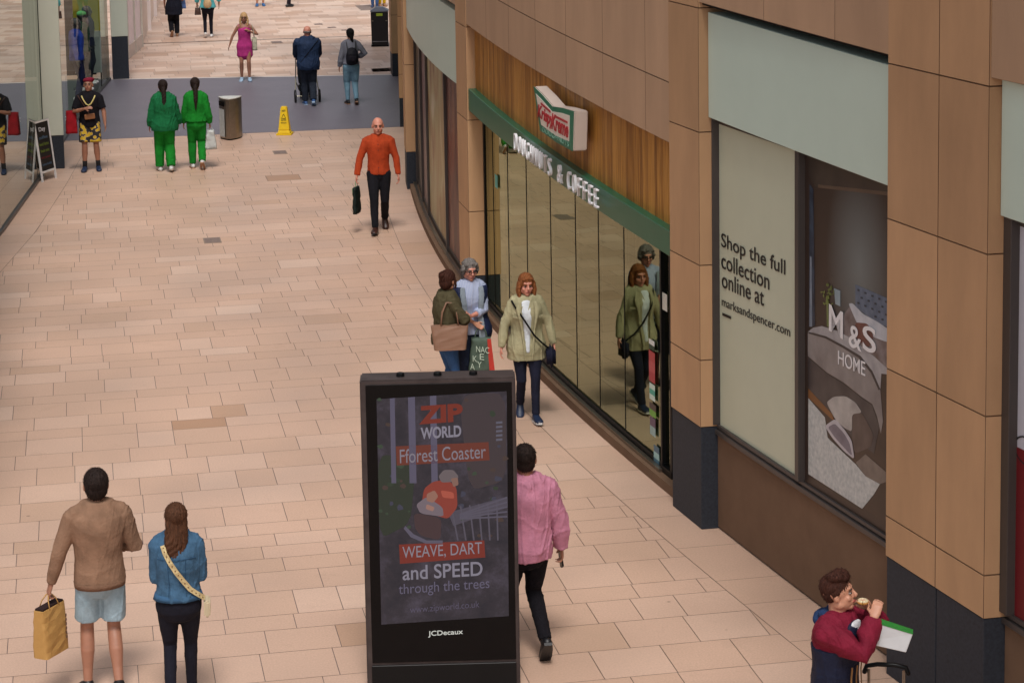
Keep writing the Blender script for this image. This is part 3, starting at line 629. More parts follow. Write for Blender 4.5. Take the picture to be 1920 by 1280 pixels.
# window of the next bay: pale poster with a deep red foot
c3 = Vector((XF(14.7)+.19, 14.7, 0)); u3, n3 = plane_of(c3, Vector((XF(12.3)+.19, 12.3, 0)))
PC = empty('red_foot_window_poster', (c3.x, c3.y, 1.0), label='pale window poster with deep red foot at the right edge of the photo', cat='poster')
mb = MB(); quadp(mb, c3, u3, n3, .0, 2.3, 1.02, 3.93); at_(mb.build('vinyl_sheet', mat('lilac_vinyl', (186, 186, 196), .45, var=.02)), PC)
mb = MB(); quadp(mb, c3, u3, n3, .0, 2.3, 1.02, 2.28, .004); at_(mb.build('red_field', mat('deep_red_vinyl', (104, 12, 22), .45, var=.04)), PC)
mb = MB(); ctr = OP(1925, 845, c3, n3)+n3*.008
for i in range(24):
    a_, b_ = 2*math.pi*i/24, 2*math.pi*(i+1)/24; pr = []
    for (an, ra) in ((a_, .15), (b_, .15), (b_, .135), (a_, .135)): pr.append(ctr+u3*ra*math.cos(an)+UPZ*ra*math.sin(an)*.7)
    mb.prism(pr, n3*.001)
at_(mb.build('ring_motif', INK), PC)
# long printed posters of the far bay (abstract food colours)
def curved_poster(Y0, Y1, cols, sc, lab, nm, stretch=(1, 1, .35)):
    m = bpy.data.materials.new('print_'+nm); m.use_nodes = True; N = m.node_tree.nodes; L = m.node_tree.links; b = N['Principled BSDF']; b.inputs['Roughness'].default_value = .4
    g_ = N.new('ShaderNodeNewGeometry'); mp = N.new('ShaderNodeMapping'); mp.inputs['Scale'].default_value = stretch; L.new(g_.outputs['Position'], mp.inputs[0])
    no = N.new('ShaderNodeTexNoise'); no.inputs['Scale'].default_value = sc; no.inputs['Detail'].default_value = 4; no.inputs['Distortion'].default_value = 1.2; L.new(mp.outputs[0], no.inputs['Vector'])
    cr = N.new('ShaderNodeValToRGB'); e = cr.color_ramp; e.elements[0].position = .32; e.elements[0].color = (*lin(cols[0]), 1); e.elements[1].position = .68; e.elements[1].color = (*lin(cols[-1]), 1)
    for i, c_ in enumerate(cols[1:-1]): q = e.elements.new(.32+.36*(i+1)/(len(cols)-1)); q.color = (*lin(c_), 1)
    L.new(no.outputs['Fac'], cr.inputs[0]); L.new(cr.outputs[0], b.inputs['Base Color'])
    mb = MB(); strip(mb, Y0, Y1, .2, 2.92, .21, .215); mb.build(nm, m, label=lab, cat='poster', group='window posters of the far bay')
curved_poster(30.04, 32.46, [(52, 24, 26), (92, 48, 42), (130, 86, 66)], 2.2, 'dark red brown poster in the window next to the stone pillar of the doughnut shop', 'dark_red_poster')
curved_poster(32.54, 35.26, [(120, 84, 52), (160, 130, 88), (168, 158, 112), (196, 186, 160)], 1.8, 'olive and cream poster with rusty streaks, widest of the far window posters', 'olive_poster')
curved_poster(35.34, 36.56, [(96, 72, 74), (122, 92, 90)], 1.5, 'narrow plum brown poster beyond the olive and cream one', 'plum_poster')
curved_poster(36.64, 38.24, [(52, 50, 46), (78, 72, 64)], 1.5, 'dark grey poster deepest in the curve of the far bay', 'grey_poster')
# stickers on the doughnut shop glass
def sticker(x, y0, y1, w_, cols, lab, nm, txt=None):
    a = along(x, (y0+y1)/2, .205); b = along(x+w_, (y0+y1)/2, .205); n = Vector((-1, -.15, 0)).normalized(); z0, z1 = along(x, y1, .205).z, along(x, y0, .205).z
    R_ = empty(nm, (a.x, a.y, z0), label=lab, cat='sticker', group='stickers on the doughnut shop glass'); k = len(cols)
    for i, c_ in enumerate(cols):
        mb = MB(); za, zb = z1-(z1-z0)*(i+1)/k, z1-(z1-z0)*i/k
        mb.prism([Vector((a.x, a.y, za)), Vector((b.x, b.y, za)), Vector((b.x, b.y, zb)), Vector((a.x, a.y, zb))], n*.002); at_(mb.build('colour_field', mat('stk_%d_%d_%d' % c_, c_, .4, var=.1, vscale=30)), R_)
sticker(1217, 634, 652, 10, [(220, 224, 220), (24, 60, 44)], 'white over dark green sticker, topmost in the column by the door', 'window_sticker')
sticker(1217, 655, 712, 11, [(176, 60, 66), (188, 80, 84), (170, 52, 60)], 'tall red sticker in the column by the door', 'window_sticker')
sticker(1218, 716, 746, 10, [(196, 214, 204), (60, 160, 140), (196, 214, 204)], 'white sticker with a teal spot below the tall red one', 'window_sticker')
sticker(1218, 752, 776, 12, [(60, 48, 46), (96, 156, 50)], 'dark sticker with bright green lower half by the door', 'window_sticker')
sticker(1219, 779, 812, 10, [(84, 62, 90), (140, 170, 170)], 'purple and pale blue sticker below the bright green one', 'window_sticker')
sticker(1226, 832, 868, 10, [(60, 100, 120), (150, 190, 190), (70, 110, 130)], 'blue sticker lowest on the glass near the door foot', 'window_sticker')
sticker(1240, 546, 578, 11, [(216, 216, 206)], 'white notice sheet on the glass door at head height', 'door_notice')
sticker(928, 326, 350, 5, [(60, 170, 160)], 'tiny turquoise sticker at the far end of the shop glass', 'window_sticker')

# ---------------- advertising totem ----------------
tA, tB = G(689, 1292), G(976, 1284); uT = (tB-tA).normalized(); nT = uT.cross(UPZ); 
if nT.y > 0: nT = -nT
wT, hT, dT = (tB-tA).length, 2.50, .235
TOT = empty('advertising_totem', tuple((tA+tB)/2), label='tall dark free standing digital advertising totem showing a forest roller coaster advert', cat='advertising totem')
def tb(s0, s1, z0, z1, d0, d1, mb):      # d measured out from the front face
    a = tA+nT*d0; mb.hexa([a+uT*s0+UPZ*z0, a+uT*s1+UPZ*z0, a+uT*s1+nT*(d1-d0)+UPZ*z0, a+uT*s0+nT*(d1-d0)+UPZ*z0, a+uT*s0+UPZ*z1, a+uT*s1+UPZ*z1, a+uT*s1+nT*(d1-d0)+UPZ*z1, a+uT*s0+nT*(d1-d0)+UPZ*z1])
CASE = mat('totem_case', (70, 61, 60), .5, var=.3, vscale=7, metal=.3, spec=.3)
mb = MB(); tb(0, wT, .0, hT, -dT, 0, mb); at_(mb.build('housing', CASE, bevel=.012, segs=2), TOT)
GLB = mat('black_glass', (9, 8, 10), .12, var=.3, vscale=1.5, spec=.15)
mb = MB(); tb(.045, wT-.03, .22, hT-.035, .003, .009, mb); at_(mb.build('black_bezel', GLB, bevel=.003), TOT)
mb = MB(); tb(.04, wT-.03, .0, .20, .003, .02, mb); at_(mb.build('base_panel', BLACKM, bevel=.004), TOT)
fc = tA+nT*.011
def TP(px, py, k=.0): return OP(px, py, fc, nT)+nT*k
def screen_mat():
    m = bpy.data.materials.new('totem_screen'); m.use_nodes = True; N = m.node_tree.nodes; L = m.node_tree.links; b = N['Principled BSDF']
    b.inputs['Base Color'].default_value = (.01, .01, .011, 1); b.inputs['Roughness'].default_value = .3; b.inputs['Specular IOR Level'].default_value = .2
    g_ = N.new('ShaderNodeNewGeometry'); no = N.new('ShaderNodeTexNoise'); no.inputs['Scale'].default_value = 5; no.inputs['Detail'].default_value = 9; no.inputs['Roughness'].default_value = .75; L.new(g_.outputs['Position'], no.inputs['Vector'])
    cr = N.new('ShaderNodeValToRGB'); e = cr.color_ramp; e.elements[0].position = .35; e.elements[0].color = (*lin((42, 40, 50)), 1); e.elements[1].position = .68; e.elements[1].color = (*lin((86, 78, 92)), 1)
    q = e.elements.new(.5); q.color = (*lin((58, 52, 60)), 1)
    L.new(no.outputs['Fac'], cr.inputs[0]); L.new(cr.outputs[0], b.inputs['Emission Color']); b.inputs['Emission Strength'].default_value = .55; return m
mb = MB(); pr = [TP(706, 748), TP(715, 1170), TP(954, 1154), TP(950, 733)]; mb.prism(pr, nT*.002); SCR = at_(mb.build('screen', screen_mat()), TOT)
bpy.context.view_layer.update()
def onscr(o): o.parent = SCR; o.matrix_parent_inverse = SCR.matrix_world.inverted(); return o
def spoly(name, px, col, k, s=.55): 
    if name in ('picture_rider', 'picture_helmet', 'picture_cart', 'picture_face', 'picture_undergrowth', 'picture_leaves'): px = chaikin(px, 2)
    mb = MB(); mb.prism([TP(x, y, k) for x, y in px], nT*.0008); return onscr(mb.build(name, MATS.get('em%s' % (col,)) or emit('em%s' % (col,), col, s)))
for x, w2 in ((731, 9), (765, 13), (806, 12)): spoly('picture_trunk', [(x, 748-(x-706)*.06), (x+w2, 747-(x-706)*.06), (x+w2+3, 905), (x+3, 905)], (98, 94, 118), .0035)
spoly('picture_undergrowth', [(708, 850), (780, 860), (770, 980), (712, 1010)], (34, 50, 40), .0031, .6)
spoly('picture_undergrowth', [(860, 740), (948, 735), (950, 900), (880, 920)], (58, 50, 56), .0031, .7)
spoly('picture_path', [(840, 960), (951, 930), (952, 950), (850, 985)], (84, 80, 96), .0034)
for i in range(6): spoly('picture_rail', [(845+i*17, 950-i*2), (848+i*17, 950-i*2), (860+i*15, 1012), (857+i*15, 1012)], (92, 88, 104), .0036)
spoly('picture_rail', [(760, 985), (775, 1000), (800, 1012), (830, 1012), (830, 1018), (798, 1018), (770, 1006), (757, 990)], (100, 96, 116), .0037)
for i in range(70):
    x, y = rng.uniform(708, 948), rng.uniform(740, 1005)
    if 786 < x < 866 and 880 < y < 1000 or 740 < x < 920 and 752 < y < 872: continue
    r_ = rng.uniform(3, 9); k_ = rng.randint(4); an = rng.uniform(0, 6.28); cl = [(44, 66, 50), (78, 62, 58), (66, 70, 92), (56, 80, 62)][k_]
    spoly('picture_leaves', [(x+r_*math.cos(an+t)*rng.uniform(.5, 1.2), y+r_*.8*math.sin(an+t)*rng.uniform(.5, 1.2)) for t in (0, 1.2, 2.3, 3.5, 4.9)], cl, .0032+i*.000004, .5)
for i in range(5): spoly('picture_rail', [(862, 962+i*2), (951, 930+i*9), (951, 933+i*9), (862, 965+i*2)], (96, 92, 110), .00372)
spoly('picture_cart', [(776, 960), (828, 970), (826, 1012), (790, 1004), (778, 990)], (72, 52, 58), .0038)
spoly('picture_rider', [(795, 915), (812, 902), (838, 898), (856, 912), (858, 950), (840, 972), (815, 965), (790, 948)], (156, 62, 50), .0039)
spoly('picture_rider', [(780, 945), (800, 930), (830, 950), (832, 968), (788, 962)], (130, 116, 126), .0041)
spoly('picture_helmet', [(822, 892), (832, 880), (850, 880), (860, 892), (856, 902), (828, 904)], (118, 106, 110), .0042)
spoly('picture_rider', [(800, 925), (815, 918), (822, 930), (812, 942), (800, 938)], (168, 120, 104), .0043)
spoly('picture_rider', [(826, 918), (850, 922), (852, 934), (830, 932)], (196, 92, 74), .0043)
spoly('picture_rider', [(800, 944), (815, 950), (812, 958), (798, 953)], (178, 132, 120), .0045)
spoly('picture_face', [(845, 896), (858, 894), (860, 908), (850, 912)], (150, 112, 100), .0044)
spoly('title_bar', [(742, 836), (916, 828), (918, 862), (744, 872)], (118, 52, 40), .0035)
spoly('title_bar', [(748, 1020), (908, 1012), (910, 1044), (750, 1056)], (134, 44, 34), .0035)
def stext(s, x0, y0, x1, y1, h, col, k=.005, bold=0., st=.42): 
    m = MATS.get('em%s' % (col,)) or emit('em%s' % (col,), col, st)
    a, b = TP(x0, y0, k), TP(x1, y1, k); hgt = (TP(x0, y0-h)-TP(x0, y0)).length
    onscr(text('lettering', s, a, b-a, UPZ, (b-a).length, hgt, m, depth=.0008, bold=bold))
stext('ZIP', 786, 795, 868, 789, 34, (150, 50, 34), bold=.05)
stext('WORLD', 789, 823, 865, 818, 22, (172, 166, 184), bold=.03)
stext('Fforest Coaster', 750, 868, 911, 858, 26, (166, 158, 172), bold=.0)
stext('WEAVE, DART', 755, 1049, 904, 1040, 25, (176, 168, 182), bold=.0)
stext('and SPEED', 755, 1087, 905, 1078, 27, (172, 166, 184), bold=.012)
stext('through the trees', 748, 1119, 918, 1107, 25, (122, 116, 144), bold=.0)
stext('www.zipworld.co.uk', 769, 1152, 899, 1141, 16, (104, 98, 124), bold=.0)
for i in range(5): spoly('small_print', [(930, 790+i*8), (942, 789+i*8), (942, 793+i*8), (930, 794+i*8)], (104, 104, 122), .0036)
a, b = TP(803, 1194, .002), TP(868, 1190, .002)
at_(text('maker_lettering', 'JCDecaux', a, b-a, UPZ, (b-a).length, .052, emit('maker_white', (214, 214, 206), .8), depth=.002, bold=.008), TOT)
for t in (.26, .50, .73):
    p = tA+uT*wT*t-nT*.11+UPZ*(hT+.012); mb = MB(); mb.loft([p-UPZ*.014, p+UPZ*.016], [.034, .030], n=14, cap=False); at_(mb.build('lifting_cap', BLACKM, smooth=False, bevel=.003), TOT)

# ---------------- street furniture ----------------
def top(name, px, py, rz=0., **k): 
    c = G(px, py); return empty(name, (c.x, c.y, 0), rz, **k)
# three sided steel bin
tb_ = top('steel_recycling_bin', 432, 262, math.radians(-8), label='three sided brushed steel recycling bin with a pale flat top', cat='bin')
R0 = .262
def tri(r, ex=.0, nb=10):      # triangle with slightly bowed sides, apex to the camera
    pts = []
    for k in range(3):
        a0, a1 = math.radians(-90+120*k), math.radians(-90+120*(k+1)); p, q = Vector((math.cos(a0), math.sin(a0), 0))*r, Vector((math.cos(a1), math.sin(a1), 0))*r
        mid = (p+q).normalized()
        for i in range(nb): t = i/nb; pts.append(p+(q-p)*t+mid*.045*math.sin(math.pi*t)*(r/R0))
    return pts
mb = MB(); mb.prism([p+UPZ*.03+Vector((0, .13, 0)) for p in tri(R0)], UPZ*.80); mb.build('body', STEEL, parent=tb_, smooth=False)
mb = MB(); mb.prism([p+UPZ*.83+Vector((0, .13, 0)) for p in tri(R0*1.02)], UPZ*.02); mb.build('lid', mat('lid_pale', (206, 206, 200), .4), parent=tb_, bevel=.003)
mb = MB(); mb.prism([p+Vector((0, .13, 0)) for p in tri(R0*.94)], UPZ*.03); mb.build('foot', BLACKM, parent=tb_)
p, q = Vector((0, -R0+.13, 0)), Vector((-R0*.866, R0*.5+.13, 0)); d = (q-p).normalized(); nn = Vector((d.y, -d.x, 0)); nn = nn if nn.x < 0 else -nn
m0 = (p+q)/2+nn*.052
mb = MB(); mb.prism([m0-d*.11+UPZ*.06, m0+d*.11+UPZ*.06, m0+d*.11+UPZ*.62, m0-d*.11+UPZ*.62], nn*.004); mb.build('notice_panel', mat('bin_notice', (170, 176, 176), .5, var=.15, vscale=25), parent=tb_)
mb = MB(); mb.prism([m0-d*.12+UPZ*.68, m0+d*.12+UPZ*.68, m0+d*.12+UPZ*.78, m0-d*.12+UPZ*.78], nn*.003); mb.build('slot', DARK, parent=tb_)
# wet floor cone
wc = top('wet_floor_cone', 534, 252, math.radians(-15), label='bright yellow four sided wet floor cone with black print', cat='safety cone')
YEL = mat('safety_yellow', (226, 190, 22), .45, var=.04)
def sq(a, z, b=None): b = b or a; return [Vector((-a, -b, z)), Vector((a, -b, z)), Vector((a, b, z)), Vector((-a, b, z))]
def frus(mb, a, z0, b, z1): mb.hexa(sq(a, z0)+sq(b, z1))
mb = MB(); frus(mb, .158, 0, .155, .035); mb.build('foot', YEL, parent=wc, bevel=.008, segs=2)
mb = MB(); frus(mb, .128, .035, .112, .10); frus(mb, .112, .10, .062, .555); frus(mb, .064, .52, .058, .575); mb.build('body', YEL, parent=wc, bevel=.01, segs=2)
for z, hh_, s in ((.47, .04, 'WET'), (.29, .035, 'CAUTION'), (.235, .03, 'WET FLOOR')):
    r = .112-(z-.10)/.455*.05; wd = r*1.2
    text('print', s, Vector((-wd/2, -r-.001, z)), (1, 0, 0), (0, .11, 1), wd, hh_, INK, parent=wc, depth=.002, bold=.02)
mb = MB(); r = .112-.25/.455*.05
for a, b in (((-.045, .34), (.045, .34)), ((.045, .34), (0, .43)), ((0, .43), (-.045, .34))):
    yy = lambda z: -(.112-(z-.10)/.455*.05)-.003
    mb.tube([Vector((a[0], yy(a[1]), a[1])), Vector((b[0], yy(b[1]), b[1]))], .004, 5)
mb.build('warning_triangle', INK, parent=wc)
# black litter bin
lbn = top('litter_bin', 713, 86, math.radians(-9), label='square black litter bin with a sloped grey lid beside the far stone pillar', cat='bin')
BB = mat('bin_black', (18, 18, 24), .35, var=.2)
mb = MB(); frus(mb, .235, 0, .235, .05); mb.build('foot', BLACKM, parent=lbn)
mb = MB(); frus(mb, .222, .05, .235, .94); mb.build('body', BB, parent=lbn, bevel=.02, segs=2)
mb = MB(); frus(mb, .248, .94, .248, .97); frus(mb, .248, .97, .10, 1.06); mb.build('lid', mat('bin_lid', (112, 116, 128), .35, var=.06), parent=lbn, bevel=.01)
mb = MB(); mb.box((.0, -.236, .87), (.17, .006, .075)); mb.build('sign_plate', mat('bin_sign', (172, 200, 60), .5), parent=lbn)
mb = MB(); mb.box((0, -.232, .14), (.4, .008, .012)); mb.build('trim_strip', mat('bin_trim', (150, 150, 156), .4), parent=lbn)
mb = MB(); mb.box((-.19, -.234, .70), (.05, .008, .02)); mb.build('catch', STEEL, parent=lbn)
mb = MB(); mb.box((.19, -.234, .70), (.05, .008, .02)); mb.build('catch', STEEL, parent=lbn)
# A-board
ab = G(81, 337); AB = empty('pavement_board', (ab.x, ab.y, 0), math.radians(60), label='leaning white framed chalkboard pavement sign beside the left pillar', cat='sign board')
def aboard():
    W_, Hh, dd = .235, 1.10, .13
    for sgn in (-1, 1):
        bt = lambda x, z: Vector((x, sgn*dd*(1-z/Hh), z))
        par = mbf = MB()
        for x in (-W_, W_): 
            p, q = bt(x, 0), bt(x, Hh); mbf.hexa([p+Vector((-.02, -.012, 0)), p+Vector((.02, -.012, 0)), p+Vector((.02, .012, 0)), p+Vector((-.02, .012, 0)), q+Vector((-.02, -.012, 0)), q+Vector((.02, -.012, 0)), q+Vector((.02, .012, 0)), q+Vector((-.02, .012, 0))])
        for z in (.17, Hh-.02): p = bt(0, z); mbf.box(p, (W_*2-.02, .026, .035))
        mbf.build('frame', WHITE, parent=AB)
        p, q = bt(0, .19), bt(0, Hh-.03)
        mb = MB(); mb.hexa([p+Vector((-W_+.02, -.006, 0)), p+Vector((W_-.02, -.006, 0)), p+Vector((W_-.02, .006, 0)), p+Vector((-W_+.02, .006, 0)), q+Vector((-W_+.02, -.006, 0)), q+Vector((W_-.02, -.006, 0)), q+Vector((W_-.02, .006, 0)), q+Vector((-W_+.02, .006, 0))])
        brd = mb.build('chalkboard', mat('chalk_black', (16, 16, 18), .6), parent=AB)
    CH = [mat('chalk_white', (200, 200, 204), .9), mat('chalk_blue', (70, 90, 110), .9), mat('chalk_green', (96, 112, 40), .9), mat('chalk_red', (104, 34, 40), .9)]
    sl = Vector((0, dd/Hh, 1)).normalized()
    for z, s, c, w_, h_ in ((.88, 'Day', 0, .22, .10), (.76, 'coffee', 1, .30, .06), (.64, 'iced latte', 2, .32, .06), (.52, 'fresh mint', 2, .30, .06), (.40, 'daily treats', 3, .32, .05), (.28, 'come inside', 1, .32, .05)):
        p = Vector((-w_/2-.02, -dd*(1-z/Hh)-.012, z)); text('chalk_lettering', s, p, (1, 0, 0), sl, w_, h_, CH[c], parent=AB, depth=.002, bold=.015)
aboard()
# suitcase behind the eating man
sc = G(1662, 1254, .98); SC = empty('wheeled_suitcase', (sc.x, sc.y, 0), math.radians(-20), label='small silver grey wheeled suitcase with a raised black handle at the lower right', cat='suitcase')
mb = MB(); mb.box((0, .0, .34), (.40, .24, .54)); mb.build('shell', mat('suitcase_shell', (120, 128, 138), .3, var=.08), parent=SC, bevel=.04, segs=3)
for x in (-.12, .12): 
    mb = MB(); mb.tube([Vector((x, .06, .6)), Vector((x, .06, .95))], .011, 8); mb.build('handle_tube', STEEL, parent=SC)
mb = MB(); mb.loft([Vector((-.15, .06, .93)), Vector((-.135, .06, .975)), Vector((-.06, .06, .99)), Vector((.06, .06, .99)), Vector((.135, .06, .975)), Vector((.15, .06, .93))], [.017]*6, n=8, side=(0, 1, 0)); mb.build('grip', BLACKM, parent=SC, smooth=True)
for x in (-.14, .14):
    for y in (-.08, .08): mb = MB(); mb.ell((x, y, .035), (.018, .034, .034)); mb.build('wheel', BLACKM, parent=SC)
# ---------------- people ----------------
SKIN = mat('skin', (196, 142, 116), .5, var=.05, vscale=14, sub=.08); SKIN_D = mat('skin_tan', (160, 112, 90), .5, var=.05, vscale=14, sub=.08); SKIN_P = mat('skin_rosy', (206, 140, 120), .5, var=.06, vscale=14, sub=.08)
LIP = mat('lips', (150, 70, 66), .45); EYEW = mat('eye_white', (150, 136, 128), .5, spec=.1); IRIS = mat('iris', (34, 26, 22), .2); BROW = mat('eyebrow', (64, 46, 34), .8)
def V(*a): return Vector(a)
def bez(a, b, c, n=6): return [(a*(1-t)**2+b*2*t*(1-t)+c*t*t) for t in [i/(n-1) for i in range(n)]]
class Fig:
    """a person in local space: faces +y, right hand side +x, feet on z = 0; unit figure 1.75 m"""
    TZ = [.80, .86, .92, 1.00, 1.08, 1.16, 1.24, 1.32, 1.38, 1.43, 1.47]
    MW = [.145, .155, .162, .152, .144, .148, .160, .172, .178, .172, .100]; MD = [.095, .112, .118, .108, .102, .106, .115, .122, .115, .098, .075]
    FW = [.160, .176, .176, .152, .130, .136, .146, .152, .154, .146, .085]; FD = [.110, .122, .122, .104, .094, .102, .120, .120, .105, .088, .068]
    def __init__(s, label, loc, rot, h, sex='m', girth=1.0, feet=None, hands=None, elbows=None, lean=0., side=0., head=(0, 0, 0), skin=None, voxel=.008, drop=0., shw=None, grip=(.5, .5), sock=None, palm=None, group='people walking in the arcade', twist=0.):
        s.s = h/1.75; s.sex = sex; s.g = girth; s.vx = voxel; s.skin = skin or SKIN; s.lean = lean; s.sidel = side
        s.root = empty('person', loc, rot, label=label, cat='person', group=group)
        F = s.sex == 'f'; s.W = [x*girth for x in (s.FW if F else s.MW)]; s.D = [x*girth for x in (s.FD if F else s.MD)]
        sh = shw or (.158 if F else .182); s.drop = drop
        hz = .915-drop
        s.hip = [V(-.088, 0, hz), V(.088, 0, hz)]
        feet = feet or [(-.10, .0, 0, 0), (.10, .0, 0, 0)]           # x, y of ankle, lift of heel (deg pitch), z lift
        s.ank = []; s.knee = []; s.foot = []
        for i in (0, 1):
            fx, fy, lift, pitch = feet[i][:4]; yaw = feet[i][4] if len(feet[i]) > 4 else (8 if i else -8)
            pr = math.radians(pitch); a = V(fx, fy, .085+lift); 
            H = s.hip[i]; d = a-H; L = min(d.length, .845); 
            if d.length > .845: a = H+d.normalized()*.845
            mid = (H+a)/2; hgt = math.sqrt(max(.4245**2-(L/2)**2, 0)); dn = d.normalized(); fwd = V(0, 1, .0)-dn*dn.y; fwd.normalize()
            s.knee.append(mid+fwd*hgt); s.ank.append(a); s.foot.append((pr, math.radians(-yaw)))
        s.shl = [s.SP(V(-sh, -.005, 1.408-drop)), s.SP(V(sh, -.005, 1.405-drop))]
        hands = hands or [(-.27, .06, .82), (.27, .06, .82)]; s.hand = []; s.elb = []
        for i in (0, 1):
            S0 = s.shl[i]; T = V(*hands[i]); d = T-S0; u1_, u2_ = .285, .255; L = min(d.length, u1_+u2_-.004); T = S0+d.normalized()*L; 
            x = (u1_**2-u2_**2+L*L)/(2*L); hh_ = math.sqrt(max(u1_**2-x*x, 0)); dn = d.normalized()
            pole = V(*(elbows[i] if elbows and elbows[i] else ((-.5 if i == 0 else .5), -1, -.3))); pole = pole-dn*pole.dot(dn); pole.normalize()
            s.elb.append(S0+dn*x+pole*hh_); s.hand.append(T)
        s.nb = s.SP(V(0, -.01, 1.47-drop)); yw, pt, rl = [math.radians(a) for a in head]
        s.HR = Matrix.Rotation(yw, 3, 'Z') @ Matrix.Rotation(-pt, 3, 'X') @ Matrix.Rotation(rl, 3, 'Y')
        s.HS = 1.10; s.hc = s.nb+V(0, .012, .052)+s.HR @ V(0, .012, .112); s.grip = grip; s.palm = palm or [None, None]; s.feetspec = feet
    def SP(s, p):             # lean the spine
        z = max(p.z-(.95-s.drop), 0); a = math.radians(s.lean); b = math.radians(s.sidel)
        return V(p.x+z*math.sin(b), p.y+z*math.sin(a), p.z-z*(2-math.cos(a)-math.cos(b)))
    def sc(s, mb): mb.v = [(x*s.s, y*s.s, z*s.s) for x, y, z in mb.v]; return mb
    def wd(s, z, ar): return float(np.interp(z, s.TZ, ar))
    def T(s, mb, z0, z1, ex=.0, flare=0., n=9, zs=None, cs=None, depth_ex=None, ends=(1, 1)):
        zs = zs or [z0+(z1-z0)*i/(n-1) for i in range(n)]; c = []; a = []; b = []
        for z in zs:
            f = flare*(1-(z-zs[0])/(zs[-1]-zs[0]))
            zz = z; c.append(s.SP(V(0, -.004, z-s.drop))); a.append(s.wd(zz, s.W)+ex+f); b.append(s.wd(zz, s.D)+(ex if depth_ex is None else depth_ex)+f*.7)
        mb.loft(c, a, b, side=(1, 0, 0), n=24, ends=ends)
    def body(s, cover='full'):
        mb = MB(); s.T(mb, .86 if cover != 'bare' else .83, 1.46, -.006 if cover != 'bare' else 0, n=13)
        tk, ck = (.84, .80) if cover == 'full' else ((.84, 1) if cover == 'shorts' else (1, 1))
        nr = .058 if s.sex == 'm' else .048
        mb.loft([s.nb-V(0, 0, .06), s.nb, (s.nb+s.hc)/2+V(0, -.006, 0), s.hc-s.HR @ V(0, .02, .02)], [nr*1.5, nr*1.05, nr, nr*.95], n=16)
        mb.loft([s.shl[0]+V(.02, 0, .02), s.SP(V(-.07, -.01, 1.46-s.drop)), s.SP(V(.07, -.01, 1.46-s.drop)), s.shl[1]+V(-.02, 0, .02)], [.04, .05, .05, .04], n=12, side=(0, 1, 0))
        m = s.sex == 'm'; ag = (1.0 if m else .86)*(.5+.5*s.g)
        for i in (0, 1):
            S0, E, Hh = s.shl[i], s.elb[i], s.hand[i]
            mb.loft([S0, S0+(E-S0)*.3, S0+(E-S0)*.7, E, E+(Hh-E)*.25, E+(Hh-E)*.6, Hh], [x*ag for x in (.055, .052, .044, .040, .042, .034, .025)], [x*ag for x in (.058, .052, .044, .040, .040, .032, .021)], n=12)
            s.handmesh(mb, i)
            H, K, A = s.hip[i], s.knee[i], s.ank[i]; lg = (.5+.5*s.g)
            back = V(0, -.016, 0)
            mb.loft([H, H+(K-H)*.35, H+(K-H)*.75, K, K+(A-K)*.22+back*.6, K+(A-K)*.4+back, K+(A-K)*.72, A], [x*lg*(tk if j < 3 else (ck if j < 7 else 1)) for j, x in enumerate((.085, .080, .060, .052, .054, .054, .040, .034))], n=14)
            if not getattr(s, 'shod', True): pass
            s.footloft(mb, i, .0)
        # head
        R = s.HR; c = s.hc; hs = s.HS; P = lambda x, y, z: c+R @ (V(x, y, z)*hs)
        k = 1.0 if m else .95; h0 = len(mb.v); hb_ = MB(); body_mb = mb; mb = hb_
        P = lambda x, y, z: R @ V(x, y, z)
        mb.ell(P(0, -.012, .028), (.076*k, .096*k, .090), R, 20, 14); mb.ell(P(0, .020, -.035), (.060*k, .066*k, .078), R, 18, 12); mb.ell(P(0, .058, -.088), (.027, .026, .022), R, 12, 8)
        mb.ell(P(0, .068, .034), (.050*k, .022, .014), R, 12, 8)
        mb.loft([P(0, .082, .022), P(0, .094, .0), P(0, .104, -.018), P(0, .100, -.028)], [.008, .010, .014, .012], n=10, cap=True)
        for sx in (-1, 1):
            mb.ell(P(sx*.078*k, -.008, -.004), (.010, .020, .032), R, 10, 8); mb.ell(P(sx*.036, .058, -.026), (.024, .020, .022), R, 10, 8); mb.ell(P(sx*.045, .0, -.06), (.020, .04, .03), R, 10, 8)
        mb.ell(P(0, .080, -.058), (.024, .012, .011), R, 12, 8)
        hb_.v = [tuple(c+V(*q)*hs) for q in hb_.v]; mb = body_mb; mb.add(hb_.v, hb_.f)
        s.sc(mb)
        eyes = [(c+R @ V(sx*.031, .086, .004)*hs)*s.s for sx in (-1, 1)]
        def fn(Pv, N):
            for e in eyes:
                d = Pv-np.array(e); w_ = np.exp(-(d**2).sum(1)/(2*(.012*s.s)**2)); Pv = Pv-np.array(R @ V(0, 1, 0))*(w_*.009)[:, None]
            return Pv
        s.bodyo = remesh(mb, 'body', s.skin, s.root, voxel=min(s.vx, .0065 if s.vx < .01 else s.vx), smooth=3, fn=fn)
    def footloft(s, mb, i, ex):
        A = s.ank[i]; pr, yw = s.foot[i]; R = Matrix.Rotation(yw, 3, 'Z') @ Matrix.Rotation(-pr, 3, 'X')
        # pitch > 0: heel up, toe down; rotate about the ball
        Q = lambda x, y, z: A+R @ V(x, y, z-.085)
        e = ex; mb.loft([Q(0, -.062, .040), Q(0, -.03, .048), Q(0, .03, .048), Q(0, .09, .036), Q(0, .14, .028), Q(0, .175, .024)], [.028+e, .034+e, .036+e, .042+e, .043+e, .032+e], [.032+e, .044+e*.6, .044+e*.6, .034+e*.5, .026+e*.5, .022+e*.4], side=(1, 0, 0), n=12)
        mb.loft([Q(0, -.01, .05), A], [.036+e, .036+e], n=12)
